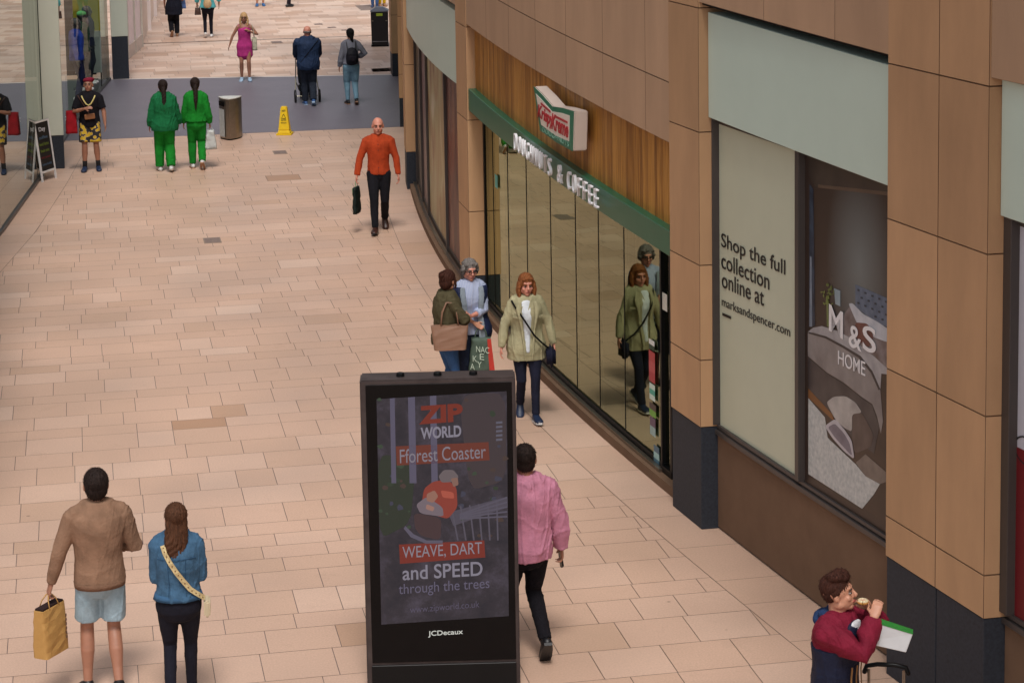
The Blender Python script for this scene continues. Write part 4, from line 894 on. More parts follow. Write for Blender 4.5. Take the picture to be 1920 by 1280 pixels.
    def shoes(s, m, sole=None, ex=.006, high=False):
        for i in (0, 1):
            mb = MB(); s.footloft(mb, i, ex+.004)
            if high: mb.loft([s.ank[i]-V(0, 0, .02), s.ank[i]+(s.knee[i]-s.ank[i]).normalized()*.06], [.044, .046], n=12)
            sh = remesh(s.sc(mb), 'shoe', m, s.root, voxel=s.vx*.9, smooth=2)
            if sole:
                A = s.ank[i]; pr, yw = s.foot[i]; R = Matrix.Rotation(yw, 3, 'Z') @ Matrix.Rotation(-pr, 3, 'X'); Q = lambda x, y, z: (A+R @ V(x, y, z-.085))*s.s
                mb = MB(); out = [(-.032, -.09), (.032, -.09), (.042, -.02), (.048, .09), (.044, .16), (.02, .195), (-.02, .195), (-.044, .16), (-.048, .09), (-.042, -.02)]
                mb.prism([Q(x, y, .0) for x, y in out], (R @ V(0, 0, .024))*s.s); mb.build('sole', sole, parent=sh)
    def handmesh(s, mb, i):
        Hd = s.hand[i]; E = s.elb[i]; d = (Hd-E).normalized(); side = 1 if i else -1
        pn = s.palm[i]
        if pn is None: pn = V(-side, .15, 0)                        # palm faces the thigh
        pn = Vector(pn); pn = (pn-d*pn.dot(d)).normalized(); across = d.cross(pn)*side   # towards thumb side
        if across.y < 0 and s.palm[i] is None: across = -across
        k = 1.0 if s.sex == 'm' else .9
        mb.loft([Hd-d*.02, Hd+d*.03*k, Hd+d*.085*k], [.026*k, .038*k, .040*k], [.020*k, .016*k, .014*k], side=across, n=12)
        g_ = s.grip[i]; r = .0088*k
        for f, (o, L) in enumerate(((.029, .070), (.010, .078), (-.010, .072), (-.028, .058))):
            p = Hd+d*.085*k+across*o*k; pts = [p]; ang = .12*(1)+g_*.35
            for j, l in enumerate((.45, .31, .24)):
                a = ang+g_*(.0, .85, 1.6)[j]; v = d*math.cos(a)+pn*math.sin(a)+across*o*(.8-g_); pts.append(pts[-1]+v.normalized()*L*l*k)
            mb.loft(pts, [r, r, r*.92, r*.8], n=8)
        p = Hd+d*.03*k+across*.032*k
        mb.loft([p, p+(d*.5+across*.6+pn*.35).normalized()*.034*k, p+(d*.55+across*.6+pn*.35).normalized()*.034*k+(d*.8+pn*.6*g_+across*.1).normalized()*.032*k], [.013*k, .011*k, .009*k], n=8)
    def face(s, brow=None, lip=True, glasses=False, old=False):
        R = s.HR; c = s.hc; P = lambda x, y, z: (c+R @ V(x, y, z)*s.HS)*s.s; k = s.s*s.HS
        for sx in (-1, 1):
            mb = MB(); mb.ell(P(sx*.031, .071, .004), (.0125*k, .012*k, .0072*k), R, 10, 8); mb.cur = 1; mb.ell(P(sx*.031, .081, .003), (.0068*k, .005*k, .0066*k), R, 8, 6); mb.build('eye', [EYEW, IRIS], parent=s.root, smooth=True)
            mb = MB(); mb.loft([P(sx*.014, .086, .022), P(sx*.032, .085, .028), P(sx*.048, .074, .022)], [.0042*k, .0045*k, .003*k], n=6); mb.build('eyebrow', brow or BROW, parent=s.root, smooth=True)
        if lip: mb = MB(); mb.loft([P(-.021, .084, -.057), P(0, .094, -.055), P(.021, .084, -.057)], [.003*k, .0065*k, .003*k], n=8, side=(0, 0, 1)); mb.build('lips', LIP, parent=s.root, smooth=True)
        if glasses:
            mb = MB()
            for sx in (-1, 1):
                pts = [P(sx*.034+.026*math.cos(t), .098-.006*abs(math.cos(t)), .002+.019*math.sin(t)) for t in [i*math.pi/6 for i in range(13)]]; mb.tube(pts, .0028*k, 6); mb.tube([P(sx*.060, .094, .006), P(sx*.079, .0, .01)], .0025*k, 6)
            mb.tube([P(-.010, .102, .005), P(.010, .102, .005)], .0025*k, 6); mb.build('glasses', BLACKM, parent=s.root)
    # clothes -----------------------------------------------------------
    def top(s, m, z0=.86, z1=1.47, ex=.016, flare=.0, sleeve=1.0, sex=.014, cuff=None, fold=.004, name='shirt', taper=None, hood=False, collar=False, fs=14, slack=0.):
        mb = MB(); s.T(mb, z0, z1-.02, ex, flare, n=14, ends=(0, 1))
        mb.loft([s.SP(V(0, -.004, z1-.04-s.drop)), s.SP(V(0, -.006, z1+.005-s.drop))], [.13 if s.sex == 'm' else .115, .075 if s.sex == 'm' else .066], [.085, .068], n=20)
        mb.loft([s.shl[0]+V(.01, 0, .012), s.SP(V(-.08, -.008, 1.455-s.drop)), s.SP(V(.08, -.008, 1.455-s.drop)), s.shl[1]+V(-.01, 0, .012)], [.05+ex*.6, .052+ex*.5, .052+ex*.5, .05+ex*.6], n=12, side=(0, 1, 0))
        ag = (1.0 if s.sex == 'm' else .86)*(.5+.5*s.g)
        for i in (0, 1):
            S0, E, Hh = s.shl[i], s.elb[i], s.hand[i]; tot = sleeve*2
            pts = [S0, S0+(E-S0)*.5, E]; rr = [.062*ag+sex, .054*ag+sex, .048*ag+sex]
            if sleeve <= .5: pts = [S0, S0+(E-S0)*sleeve, S0+(E-S0)*sleeve*2]; rr = [.062*ag+sex, .06*ag+sex, .056*ag+sex]
            else:
                t = (sleeve-.5)*2; pts += [E+(Hh-E)*t*.5, E+(Hh-E)*t*.98]; rr += [.044*ag+sex+slack, (.034 if t > .8 else .042)*ag+sex*(.7 if t > .8 else 1)+slack*.6]
            mb.loft(pts, rr, n=14, ends=(1, 0))
        if hood:
            mb.loft([s.SP(V(-.085, .02, 1.47-s.drop)), s.SP(V(-.085, -.06, 1.465-s.drop)), s.SP(V(0, -.105, 1.45-s.drop)), s.SP(V(.085, -.06, 1.465-s.drop)), s.SP(V(.085, .02, 1.47-s.drop))], [.03, .042, .052, .042, .03], n=12, side=(0, 0, 1))
            mb.ell(s.SP(V(0, -.105, 1.41-s.drop)), (.09, .045, .07))
        if collar: mb.loft([s.SP(V(-.072, .045, 1.475-s.drop)), s.SP(V(-.078, -.01, 1.49-s.drop)), s.SP(V(0, -.075, 1.505-s.drop)), s.SP(V(.078, -.01, 1.49-s.drop)), s.SP(V(.072, .045, 1.475-s.drop))], [.014]*5, [.026]*5, n=8, side=(0, 0, 1))
        return remesh(s.sc(mb), name, m, s.root, voxel=s.vx, smooth=3, fold=fold*1.7*s.s, fscale=fs)
    def legs(s, m, r=(.104, .096, .078, .068, .062, .054), end=1.0, waist=1.02, fold=.003, name='trousers', ex=.010, fs=12, flare=0.):
        mb = MB(); s.T(mb, .84, waist, ex, 0, n=6); mb.ell(s.SP(V(0, -.024, .90-s.drop)), (s.W[2]*.90, s.D[2]*.95, .10))
        for i in (0, 1):
            H, K, A = s.hip[i], s.knee[i], s.ank[i]; pts = [H, H+(K-H)*.4, H+(K-H)*.8, K, K+(A-K)*.33+V(0, -.012, 0), K+(A-K)*.98]; rr = list(r); lg = .5+.5*s.g
            if end < 1: # shorts: fraction of thigh length
                n_ = 5; pts = [H+(K-H)*end*j/(n_-1) for j in range(n_)]; rr = [r[0]+(r[1]-r[0])*j/(n_-1) for j in range(n_)]
            mb.loft(pts, [x*lg for x in rr], n=18, ends=(1, 0))
        return remesh(s.sc(mb), name, m, s.root, voxel=s.vx, smooth=3, fold=fold*1.6*s.s, fscale=fs)
    def hem(s, m, z, ex, par, h=.045, name='hem_band'):
        mb = MB(); c = []; a = []; b = []
        for q in (z, z+h): c.append(s.SP(V(0, -.004, q-s.drop))); a.append(s.wd(q, s.W)+ex); b.append(s.wd(q, s.D)+ex)
        mb.loft(c, a, b, side=(1, 0, 0), n=40, cap=False); return s.sc(mb).build(name, m, parent=par, smooth=True)
    def cuffs(s, m, par, r=.036, L=.05, back=.03):
        for i in (0, 1):
            d = (s.hand[i]-s.elb[i]).normalized(); p = s.hand[i]-d*back; mb = MB(); mb.loft([p-d*L*.5, p+d*L*.5], [r, r*.92], n=16, cap=False); s.sc(mb).build('cuff', m, parent=par, smooth=True)
    def seam(s, m, pts, par, r=.003): mb = MB(); mb.tube([p*s.s for p in pts], r*s.s, 5); return mb.build('seam', m, parent=par)
    def hair(s, m, parts, name='hair', strand=.0025, n=34, fold=0, vox=None):
        """parts: list of ('e', centre, radii) or ('l', points, ra, rb) in head space"""
        mb = MB(); R = s.HR; c = s.hc
        for p in parts:
            if p[0] == 'e': mb.ell(c+R @ V(*p[1])*s.HS, [r_*s.HS for r_ in p[2]], R, 20, 14)
            else: mb.loft([c+R @ V(*q)*s.HS for q in p[1]], p[2], p[3], side=tuple(R @ V(1, 0, 0)), n=16)
        cc = np.array(c*s.s); Ri = np.array(R.transposed())
        def fn(P, N):
            q = (P-cc)@Ri.T/s.s; ph = np.arctan2(q[:, 0], -q[:, 1]+.02); zz = q[:, 2]
            w_ = np.sin(n*ph+9*np.sin(zz*14+ph*2))+.6*np.sin(n*1.7*ph+4*np.sin(zz*22)); return P+N*(w_*strand*s.s)[:, None]
        o = remesh(s.sc(mb), name, m, s.root, voxel=vox or s.vx*.8, smooth=2, fn=fn, fold=fold, fscale=40)
        if strand > 0 and s.vx < .0095:      # loose strands lying on the hair
            me = o.data; nv = len(me.vertices); P = np.empty(nv*3, dtype=np.float32); me.vertices.foreach_get('co', P); P = P.reshape(-1, 3); N_ = np.empty(nv*3, dtype=np.float32); me.vertices.foreach_get('normal', N_); N_ = N_.reshape(-1, 3)
            vs = [tuple(p) for p in P]; fs = [tuple(q.vertices) for q in me.polygons]; c0 = np.array(c*s.s)
            for i in rng.choice(nv, min(nv, 650), replace=False):
                p, n_ = P[i], N_[i]; d = np.array([0, 0, -1.])+rng.normal(size=3)*.35
                if p[2] > c0[2]+.06*s.s: q = p-c0; d = np.array([q[0], q[1], -.05])/(.05+abs(q[0])+abs(q[1]))+rng.normal(size=3)*.4
                d = d-n_*(d@n_); d /= np.linalg.norm(d)+1e-6; L_ = rng.uniform(.012, .032)*s.s; lift = rng.uniform(.001, .006)*s.s
                a = p-n_*.001; b_ = p+d*L_*.5+n_*lift; e = p+d*L_+n_*lift*rng.uniform(-.3, 1.6); w1 = np.cross(d, n_)*.0013*s.s; k = len(vs)
                vs += [tuple(a-w1), tuple(a+w1), tuple(b_+w1), tuple(b_-w1), tuple(e), tuple(a+n_*.0012), tuple(b_+n_*.0014)]
                fs += [(k, k+3, k+6, k+5), (k+1, k+5, k+6, k+2), (k+3, k+4, k+6), (k+2, k+6, k+4), (k, k+1, k+2, k+3), (k+3, k+2, k+4)]
            m2 = bpy.data.meshes.new(name); m2.from_pydata(vs, [], fs); m2.materials.append(m); m2.polygons.foreach_set('use_smooth', [True]*len(fs)); m2.update(); o.data = m2
        return o
    def strap(s, m, pts, wdt=.03, th=.006, parent=None, name='strap'):
        mb = MB(); P = [p*s.s for p in pts]; T = [(P[min(i+1, len(P)-1)]-P[max(i-1, 0)]).normalized() for i in range(len(P))]
        vs = []
        for i, p in enumerate(P):
            out = V(p.x-s.SP(V(0, 0, 1.2)).x*s.s, p.y-s.SP(V(0, 0, p.z/s.s)).y*s.s, 0); out = out if out.length > 1e-3 else V(0, -1, 0); out.normalize()
            if P[i].z/s.s > 1.44: out = (out+V(0, 0, 1.5)).normalized()
            w_ = T[i].cross(out).normalized()*wdt/2*s.s; o = out*th*s.s
            vs += [p-w_, p+w_, p+w_+o, p-w_+o]
        fs = [(0, 1, 2, 3), tuple(len(vs)-4+k for k in (3, 2, 1, 0))]+[(i*4+k, i*4+(k+1) % 4, (i+1)*4+(k+1) % 4, (i+1)*4+k) for i in range(len(P)-1) for k in range(4)]
        mb.add(vs, fs); return mb.build(name, m, parent=parent or s.root, smooth=False)
    def surf(s, ang, z, ex=.03):      # a point on the clothed torso; ang 0 = front, 90 = right side, 180 = back
        a = math.radians(ang); zz = min(z, 1.43); p = s.SP(V(0, -.004, z-s.drop)); W_, D_ = s.wd(zz, s.W)+ex, s.wd(zz, s.D)+ex
        return p+V(W_*math.sin(a), D_*math.cos(a), 0)
    def world(s, p): return s.root.matrix_world @ (Vector(p)*s.s)
CAP = ('e', (0, -.020, .038), (.084, .100, .092))
R_ = math.radians
H_DARK = mat('hair_dark_brown', (34, 22, 18), .72, var=.55, vscale=1, stretch=(90, 90, 9), bump=.6, bscale=160, spec=.25); H_BLACK = mat('hair_black', (16, 13, 14), .72, var=.55, vscale=1, stretch=(90, 90, 9), bump=.6, bscale=160, spec=.25); H_BROWN = mat('hair_brown', (78, 48, 30), .72, var=.55, vscale=1, stretch=(90, 90, 9), bump=.6, bscale=160, spec=.25)
H_GREY = mat('hair_grey', (122, 116, 112), .72, var=.55, vscale=1, stretch=(90, 90, 9), bump=.6, bscale=160, spec=.25); H_AUB = mat('hair_auburn', (134, 80, 44), .72, var=.55, vscale=1, stretch=(90, 90, 9), bump=.6, bscale=160, spec=.25); H_BLON = mat('hair_blonde', (196, 158, 112), .72, var=.55, vscale=1, stretch=(90, 90, 9), bump=.6, bscale=160, spec=.25); H_RB = mat('hair_red_brown', (62, 32, 22), .72, var=.55, vscale=1, stretch=(90, 90, 9), bump=.6, bscale=160, spec=.25)
SH_W = mat('shoe_white', (206, 206, 206), .5); SH_K = mat('shoe_black', (18, 18, 22), .45); SH_B = mat('shoe_blue', (42, 58, 92), .5); SH_T = mat('shoe_tan', (150, 112, 84), .6); SH_LB = mat('shoe_light_blue', (150, 176, 200), .5)
def at(px, py): c = G(px, py); return (c.x, c.y, 0)
def seen(o, only=None): bpy.context.view_layer.update(); return o
def held(name, fig, i, label, cat, group=None):       # an empty in the world at a person's hand
    bpy.context.view_layer.update(); p = fig.world(fig.hand[i]+(fig.hand[i]-fig.elb[i]).normalized()*.085); 
    return empty(name, tuple(p), fig.root.rotation_euler[2], label=label, cat=cat, group=group)
def bagmesh(w_, d_, h_, flare=1.0, n=5, crumple=.006, z1=0.0):
    """closed bag body hanging below z1; upper edge w_*flare"""
    mb = MB(); rows = []; 
    N = 28
    for j in range(9):
        t = j/8; z = z1-h_+h_*t; k = 1+(flare-1)*t; ww, dd = w_*k/2, d_*(1-.35*t*t)/2; row = []
        for i in range(N):
            a = 2*math.pi*i/N; c_, s_ = math.cos(a), math.sin(a); e = .35; x = ww*math.copysign(abs(c_)**e, c_); y = dd*math.copysign(abs(s_)**e, s_)
            q = crumple*(math.sin(x*40+z*31)+math.sin(z*57-y*60+x*23)); row.append((x+q*.3, y+q, z))
        rows.append(row)
    vs = [p for r in rows for p in r]; fs = [(j*N+i, j*N+(i+1) % N, (j+1)*N+(i+1) % N, (j+1)*N+i) for j in range(8) for i in range(N)]+[tuple(range(N))[::-1], tuple(8*N+i for i in range(N))]
    mb.add(vs, fs); return mb
def loop_handle(x, y, z, up, r=.004): 
    mb = MB(); mb.tube([V(-x, y, z), V(-x*.8, y*.6, z+up*.6), V(-x*.3, y*.2, z+up), V(x*.3, y*.2, z+up), V(x*.8, y*.6, z+up*.6), V(x, y, z)], r, 6); return mb

# 1. man in the brown sweater, from behind
f = Fig('tall dark haired man seen from behind in brown sweater and pale blue denim shorts', at(196, 1300), R_(4), 1.82, feet=[(-.115, .05, 0, 4), (.105, -.10, .03, 16)], hands=[(-.38, .03, .84), (.14, .24, 1.10)], elbows=[(-.6, -.8, -.2), (.8, -.9, -.5)], head=(0, -6, 0), skin=SKIN_D, voxel=.008, grip=(.95, .8), girth=.98)
f.body('shorts'); g_ = f.top(cloth('brown_sweater', (134, 104, 84)), z0=.86, ex=.036, sex=.014, fold=.0038, name='sweater', fs=9); f.legs(cloth('pale_denim', (150, 172, 184)), r=(.100, .098), end=.80, waist=.98, name='shorts', fold=.003, ex=.004); f.hair(H_DARK, [CAP, ('e', (0, -.045, -.005), (.076, .070, .085))], strand=.002); f.shoes(SH_K, ex=.004)
f.hem(cloth('brown_rib', (118, 88, 70), bump=.8), .862, .036+.002, g_); f.cuffs(cloth('brown_rib', (118, 88, 70)), g_); b = held('paper_carrier_bag', f, 0, 'tan paper carrier bag held by the man in brown sweater', 'shopping bag')
b.rotation_euler[2] += R_(50)
KRAFT = mat('kraft_paper', (176, 134, 74), .75, var=.08, bump=.2)
mb = bagmesh(.30, .15, .38, 1.0, crumple=.003, z1=-.10); mb.build('body', KRAFT, parent=b, smooth=False)
mb = MB(); mb.box((0, 0, -.10), (.26, .075, .03)); mb.build('dark_contents', cloth('bag_contents', (44, 30, 30)), parent=b)
for y in (-.05, .05): loop_handle(.06, y, -.105, .10, .005).build('handle', KRAFT, parent=b, smooth=True)
mb = MB(); 
for i in range(6): mb.box((.10, -.082, -.20-.035*i), (.016, .002, .022))
mb.build('printed_lettering', mat('bag_print', (110, 84, 70), .7), parent=b)
# 2. woman in denim jacket
f = Fig('long haired woman seen from behind in blue denim jacket and black jeans', at(342, 1322), R_(-4), 1.62, 'f', feet=[(-.085, -.18, .08, 34), (.08, .14, 0, 2)], hands=[(-.10, .26, 1.10), (.10, .26, 1.12)], elbows=[(-.4, -1, -.6), (.4, -1, -.6)], head=(8, -10, 0), voxel=.008, girth=1.04)
f.body(); g_ = f.top(cloth('denim_jacket', (62, 94, 122), var=.34, vscale=16), z0=.95, ex=.034, sex=.02, fold=.005, name='jacket', fs=13, slack=.006); f.legs(cloth('black_jeans', (24, 24, 34)), r=(.100, .088, .064, .056, .052, .044), name='jeans', fold=.002)
f.hair(H_BROWN, [CAP, ('e', (0, -.05, -.02), (.082, .065, .10)), ('l', [(0, -.05, .03), (-.005, -.085, -.06), (-.015, -.125, -.14), (-.03, -.145, -.24), (-.05, -.145, -.36)], [.08, .096, .098, .075, .022], [.06, .055, .045, .035, .014])], strand=.004); f.shoes(SH_K, ex=.004, sole=SH_W)
DS = cloth('denim_seam', (44, 74, 104)); f.hem(cloth('denim_band', (58, 92, 124)), .952, .036, g_, .05)
f.seam(DS, [f.surf(a, 1.325, .043) for a in (128, 145, 165, 180, 195, 215, 232)], g_); f.seam(DS, [f.surf(158, z, .042) for z in (1.0, 1.1, 1.2, 1.32)], g_); f.seam(DS, [f.surf(202, z, .042) for z in (1.0, 1.1, 1.2, 1.32)], g_)
mb = MB(); mb.loft([f.SP(V(-.072, .03, 1.475)), f.SP(V(-.078, -.03, 1.485)), f.SP(V(0, -.085, 1.495)), f.SP(V(.078, -.03, 1.485)), f.SP(V(.072, .03, 1.475))], [.012]*5, [.026]*5, n=8, side=(0, 0, 1)); f.sc(mb).build('collar', cloth('cream_fleece', (190, 180, 156)), parent=g_, smooth=True)
PAT = mat('patterned_strap', (196, 176, 130), .7, var=.3, vscale=70)
cb = empty('crossbody_bag', tuple(f.root.location), f.root.rotation_euler[2], label='cream crossbody bag with patterned strap worn by woman in denim', cat='handbag')
sp_ = [f.surf(200+(a-200)*1.0, z, .052) for a, z in ((212, 1.44), (205, 1.38), (193, 1.30), (180, 1.22), (165, 1.14), (148, 1.06), (128, 1.0), (108, .95))]
st = f.strap(PAT, sp_, .042, .006, parent=cb); mb = MB(); e_ = sp_[-1]*f.s; mb.box((e_.x+.02, e_.y+.03, e_.z-.08), (.05, .16, .13)); mb.build('bag_body', mat('cream_leather', (196, 180, 150), .5), parent=cb, bevel=.015, segs=2)
mb = MB()
for i in range(len(sp_)-1):
    for t in (.25, .75):
        p = (sp_[i].lerp(sp_[i+1], t))*f.s; mb.ell(p+V(0, -.008, 0), (.006, .003, .006), n=6, m=5)
mb.build('stud_pattern', mat('strap_motif', (120, 84, 50), .7), parent=st)
# 3. person in the pink jacket, behind the totem
f = Fig('person in pink hooded jacket and black trousers walking away behind the totem', at(990, 1232), R_(6), 1.80, feet=[(-.09, .22, 0, 0), (.10, -.16, .10, 48)], hands=[(-.28, .12, .90), (.30, .03, .86)], elbows=[None, (.9, -.6, -.2)], head=(-10, 0, 0), skin=SKIN_D, voxel=.008, grip=(.6, .9), girth=1.04, drop=.02)
f.body(); f.top(cloth('pink_jacket', (186, 124, 146), rough=.7), z0=.84, ex=.036, flare=.008, sex=.022, fold=.006, name='jacket', hood=True, slack=.006, fs=13); f.legs(cloth('black_trousers', (20, 18, 24)), r=(.102, .092, .072, .064, .060, .052)); f.hair(H_DARK, [('e', (0, -.018, .034), (.080, .098, .088)), ('e', (0, -.045, -.01), (.070, .060, .07))], strand=.0012); f.shoes(SH_K, ex=.006, sole=SH_K)
b = held('mobile_phone', f, 1, 'black mobile phone in the hand of the person in pink', 'phone'); mb = MB(); mb.box((.0, .035, -.01), (.012, .075, .15)); mb.build('phone_case', BLACKM, parent=b, bevel=.006, segs=2); mb = MB(); mb.box((-.0072, .035, -.01), (.001, .066, .135)); mb.build('phone_screen', GLB, parent=b); b.rotation_euler[0] = R_(-25)
# 4. man in the orange shirt
f = Fig('bald man in an orange button shirt and black trousers walking towards the camera', at(713, 434), R_(180-8), 1.82, feet=[(-.075, -.24, .09, 38), (.07, .22, 0, -6)], hands=[(-.30, .06, .86), (.34, .10, .87)], elbows=[(-.9, -.5, -.2), (.9, -.5, -.2)], head=(4, 3, 0), skin=SKIN_P, voxel=.009, grip=(.6, .9), girth=1.0)
f.body(); f.face(); ORC = cloth('orange_shirt', (168, 64, 32)); sh = f.top(ORC, z0=.90, ex=.016, sex=.008, fold=.0035, name='shirt', collar=True); f.legs(cloth('black_slacks', (22, 22, 28)), r=(.104, .094, .074, .066, .062, .054))
for z in (1.37, 1.28, 1.19, 1.10, 1.01): mb = MB(); p = f.surf(0, z, .020)*f.s; mb.ell(p, (.008, .005, .008), n=8, m=6); mb.build('button', INK, parent=sh)
mb = MB(); pl = [f.surf(1, z, .018)*f.s for z in (.93, 1.05, 1.2, 1.32, 1.42)]; mb.tube(pl, .0035, 5); mb.build('placket', cloth('orange_dark', (140, 44, 20)), parent=sh)
f.shoes(mat('shoe_brown', (60, 34, 28), .4), ex=.006, sole=SH_K)
b = held('slim_carrier_bag', f, 1, 'slim black and green carrier bag held by the man in orange', 'shopping bag'); b.rotation_euler[2] += R_(70)
mb = bagmesh(.24, .07, .42, .9, z1=-.10); mb.build('body', cloth('black_bag', (22, 34, 32), rough=.5), parent=b, smooth=True); mb = MB(); mb.box((.02, -.037, -.16), (.12, .006, .10)); mb.box((0, -.038, -.30), (.07, .006, .12)); mb.build('green_print', mat('bag_green', (42, 128, 76), .5), parent=b)
loop_handle(.05, 0, -.11, .11, .005).build('handle', mat('bag_green', (42, 128, 76), .5), parent=b)
# 5. woman in the pale green coat
f = Fig('auburn haired woman in a pale green raincoat over a white top', at(990, 784), R_(180-4), 1.64, 'f', girth=1.04, feet=[(-.07, .20, .0, -6), (.07, -.18, .06, 30)], hands=[(-.33, .02, .86), (.33, .08, .84)], elbows=[(-1, -.5, -.2), (1, -.5, -.2)], head=(6, 4, 0), skin=SKIN_P, voxel=.008, grip=(.6, .6))
f.body(); f.face(brow=H_AUB); COAT = cloth('green_coat', (160, 154, 122), rough=.7); ct = f.top(COAT, z0=.74, z1=1.445, ex=.034, flare=.034, sex=.013, fold=.005, name='coat', fs=12, slack=.006)
mb = MB(); zs = [.86, .95, 1.05, 1.15, 1.25, 1.33, 1.40, 1.445]; mb.loft([f.SP(V(.008, f.wd(min(z, 1.43), f.D)+.008+(.034*(1-(z-.74)/.7)*.7), z)) for z in zs], [.030, .034, .042, .052, .062, .076, .084, .066], [.030]*8, side=(1, 0, 0), n=14)
remesh(f.sc(mb), 'white_top', cloth('white_top', (206, 212, 218)), f.root, voxel=.008, fold=.002)
for sx in (-1, 1):
    mb = MB(); pts = [f.SP(V(sx*x, f.wd(min(z, 1.43), f.D)+.046+.03*(1-(z-.74)/.7), z)) for x, z in ((.092, 1.45), (.112, 1.37), (.094, 1.26), (.074, 1.12), (.060, .98), (.048, .84), (.044, .76))]; mb.loft(pts, [.026, .034, .020, .014, .012, .012, .012], [.010]*7, side=(1, 0, 0), n=10); remesh(f.sc(mb), 'lapel', COAT, ct, voxel=.007, smooth=2, fold=.002)
    mb = MB(); mb.box(f.surf(sx*38, 1.27, .062)*f.s, (.11, .012, .03), Matrix.Rotation(R_(-sx*35), 3, 'Z')); mb.build('pocket_flap', COAT, parent=ct, bevel=.005)
f.hair(H_AUB, [CAP, ('e', (0, -.045, -.02), (.090, .07, .105)), ('l', [(-.078, -.01, .03), (-.088, .005, -.05), (-.080, .02, -.13)], [.022, .028, .022], [.04, .04, .03]), ('l', [(.078, -.01, .03), (.088, .005, -.05), (.080, .02, -.13)], [.022, .028, .022], [.04, .04, .03]), ('l', [(-.05, .060, .078), (0, .070, .088), (.05, .060, .078)], [.014]*3, [.014]*3)], strand=.003)
f.legs(cloth('navy_trousers', (26, 28, 44)), r=(.100, .086, .066, .058, .056, .050)); f.shoes(mat('shoe_navy', (28, 40, 66), .45), ex=.005, sole=SH_W)
hb = empty('navy_handbag', tuple(f.root.location), f.root.rotation_euler[2], label='dark navy handbag hanging at the hip of the woman in pale green', cat='handbag')
sp_ = [f.surf(a, z, ex_) for a, z, ex_ in ((66, 1.455, .045), (40, 1.40, .074), (20, 1.30, .080), (2, 1.18, .086), (-16, 1.06, .090), (-36, .96, .095), (-58, .88, .10))]
f.strap(BLACKM, sp_, .022, .006, parent=hb)
e_ = sp_[-1]*f.s; mb = MB(); mb.box((e_.x-.03, e_.y-.03, e_.z-.10), (.10, .24, .24)); mb.build('bag_body', mat('navy_leather', (24, 26, 44), .6, spec=.2), parent=hb, bevel=.045, segs=3, smooth=True)
# 6. grey haired woman
f = Fig('grey haired woman in glasses, striped blue shirt and open navy gilet, facing the camera', at(884, 752), R_(180+2), 1.66, 'f', girth=1.12, hands=[(.04, .26, 1.12), (.24, .20, 1.02)], elbows=[(-1, -.4, -.8), (1, -.6, -.5)], head=(8, 8, 0), skin=SKIN_P, voxel=.008)
f.hand[0] = f.hand[0]
f.body(); f.face(glasses=True, brow=H_GREY)
def striped(name, a, b_, sc=120):
    m = bpy.data.materials.new(name); m.use_nodes = True; N = m.node_tree.nodes; L = m.node_tree.links; q = N['Principled BSDF']; q.inputs['Roughness'].default_value = .8
    tc = N.new('ShaderNodeTexCoord'); wv = N.new('ShaderNodeTexWave'); wv.inputs['Scale'].default_value = sc; wv.bands_direction = 'X' if 'vert' in name else 'Z'; L.new(tc.outputs['Object'], wv.inputs['Vector']); mx = N.new('ShaderNodeMix'); mx.data_type = 'RGBA'; mx.inputs[6].default_value = (*lin(a), 1); mx.inputs[7].default_value = (*lin(b_), 1); L.new(wv.outputs['Fac'], mx.inputs[0]); L.new(mx.outputs[2], q.inputs['Base Color']); return m
f.top(striped('vertical_stripe', (150, 164, 196), (178, 184, 206), 18), z0=.86, ex=.022, sex=.012, sleeve=.8, fold=.004, name='shirt', collar=True)
NV = cloth('navy_gilet', (34, 42, 72), rough=.6); LN = cloth('grey_lining', (136, 146, 156))
gt = MB(); 
for sx in (-1, 1):
    def side_panel(e0, e1, a0, a1, mbx, z0=.80, z1=1.44):
        vs = []; zs = [z0+(z1-z0)*i/10 for i in range(11)]; an = [a0+(a1-a0)*j/10 for j in range(11)]
        for z in zs:
            for a in an: vs.append(f.surf(sx*a, z, e0+.03*(1-(z-z0)/(z1-z0)))*f.s)
        for z in zs:
            for a in an: vs.append(f.surf(sx*a, z, e1+.03*(1-(z-z0)/(z1-z0)))*f.s)
        n = 11; fs = [(i*n+j, i*n+j+1, (i+1)*n+j+1, (i+1)*n+j) for i in range(10) for j in range(10)]; fs += [tuple(k+121 for k in q)[::-1] for q in fs]
        for i in range(10): fs += [(i*n, (i+1)*n, (i+1)*n+121, i*n+121), (i*n+10, i*n+10+121, (i+1)*n+10+121, (i+1)*n+10), (i, i+121, i+1+121, i+1), (110+i, 110+i+1, 110+i+1+121, 110+i+121)]
        mbx.add(vs, fs)
    side_panel(.030, .052, 34, 182, gt)
gil = gt.build('gilet', NV, parent=f.root, smooth=True)
for sx in (-1, 1):
    mb = MB(); pts = [f.surf(sx*a, z, .060+.03*(1-(z-.8)/.64))*f.s for a, z in ((30, 1.44), (30, 1.36), (27, 1.24), (25, 1.1), (24, .96), (24, .82))]; mb.loft(pts, [.03, .034, .034, .036, .04, .042], [.008]*6, side=(1, 0, 0), n=10); remesh(mb, 'lining_fold', LN, gil, voxel=.007, smooth=2, fold=.003)
f.hair(H_GREY, [('e', (0, -.018, .042), (.084, .097, .088)), ('e', (0, -.045, -.005), (.080, .064, .085)), ('l', [(-.06, .045, .075), (0, .060, .092), (.06, .05, .078)], [.020]*3, [.020]*3), ('e', (-.078, .0, .01), (.022, .045, .05)), ('e', (.078, .0, .01), (.022, .045, .05))], strand=.004, n=22)
f.legs(cloth('dark_jeans', (38, 46, 66)), r=(.104, .092, .070, .062, .058, .052), name='jeans'); f.shoes(SH_K)
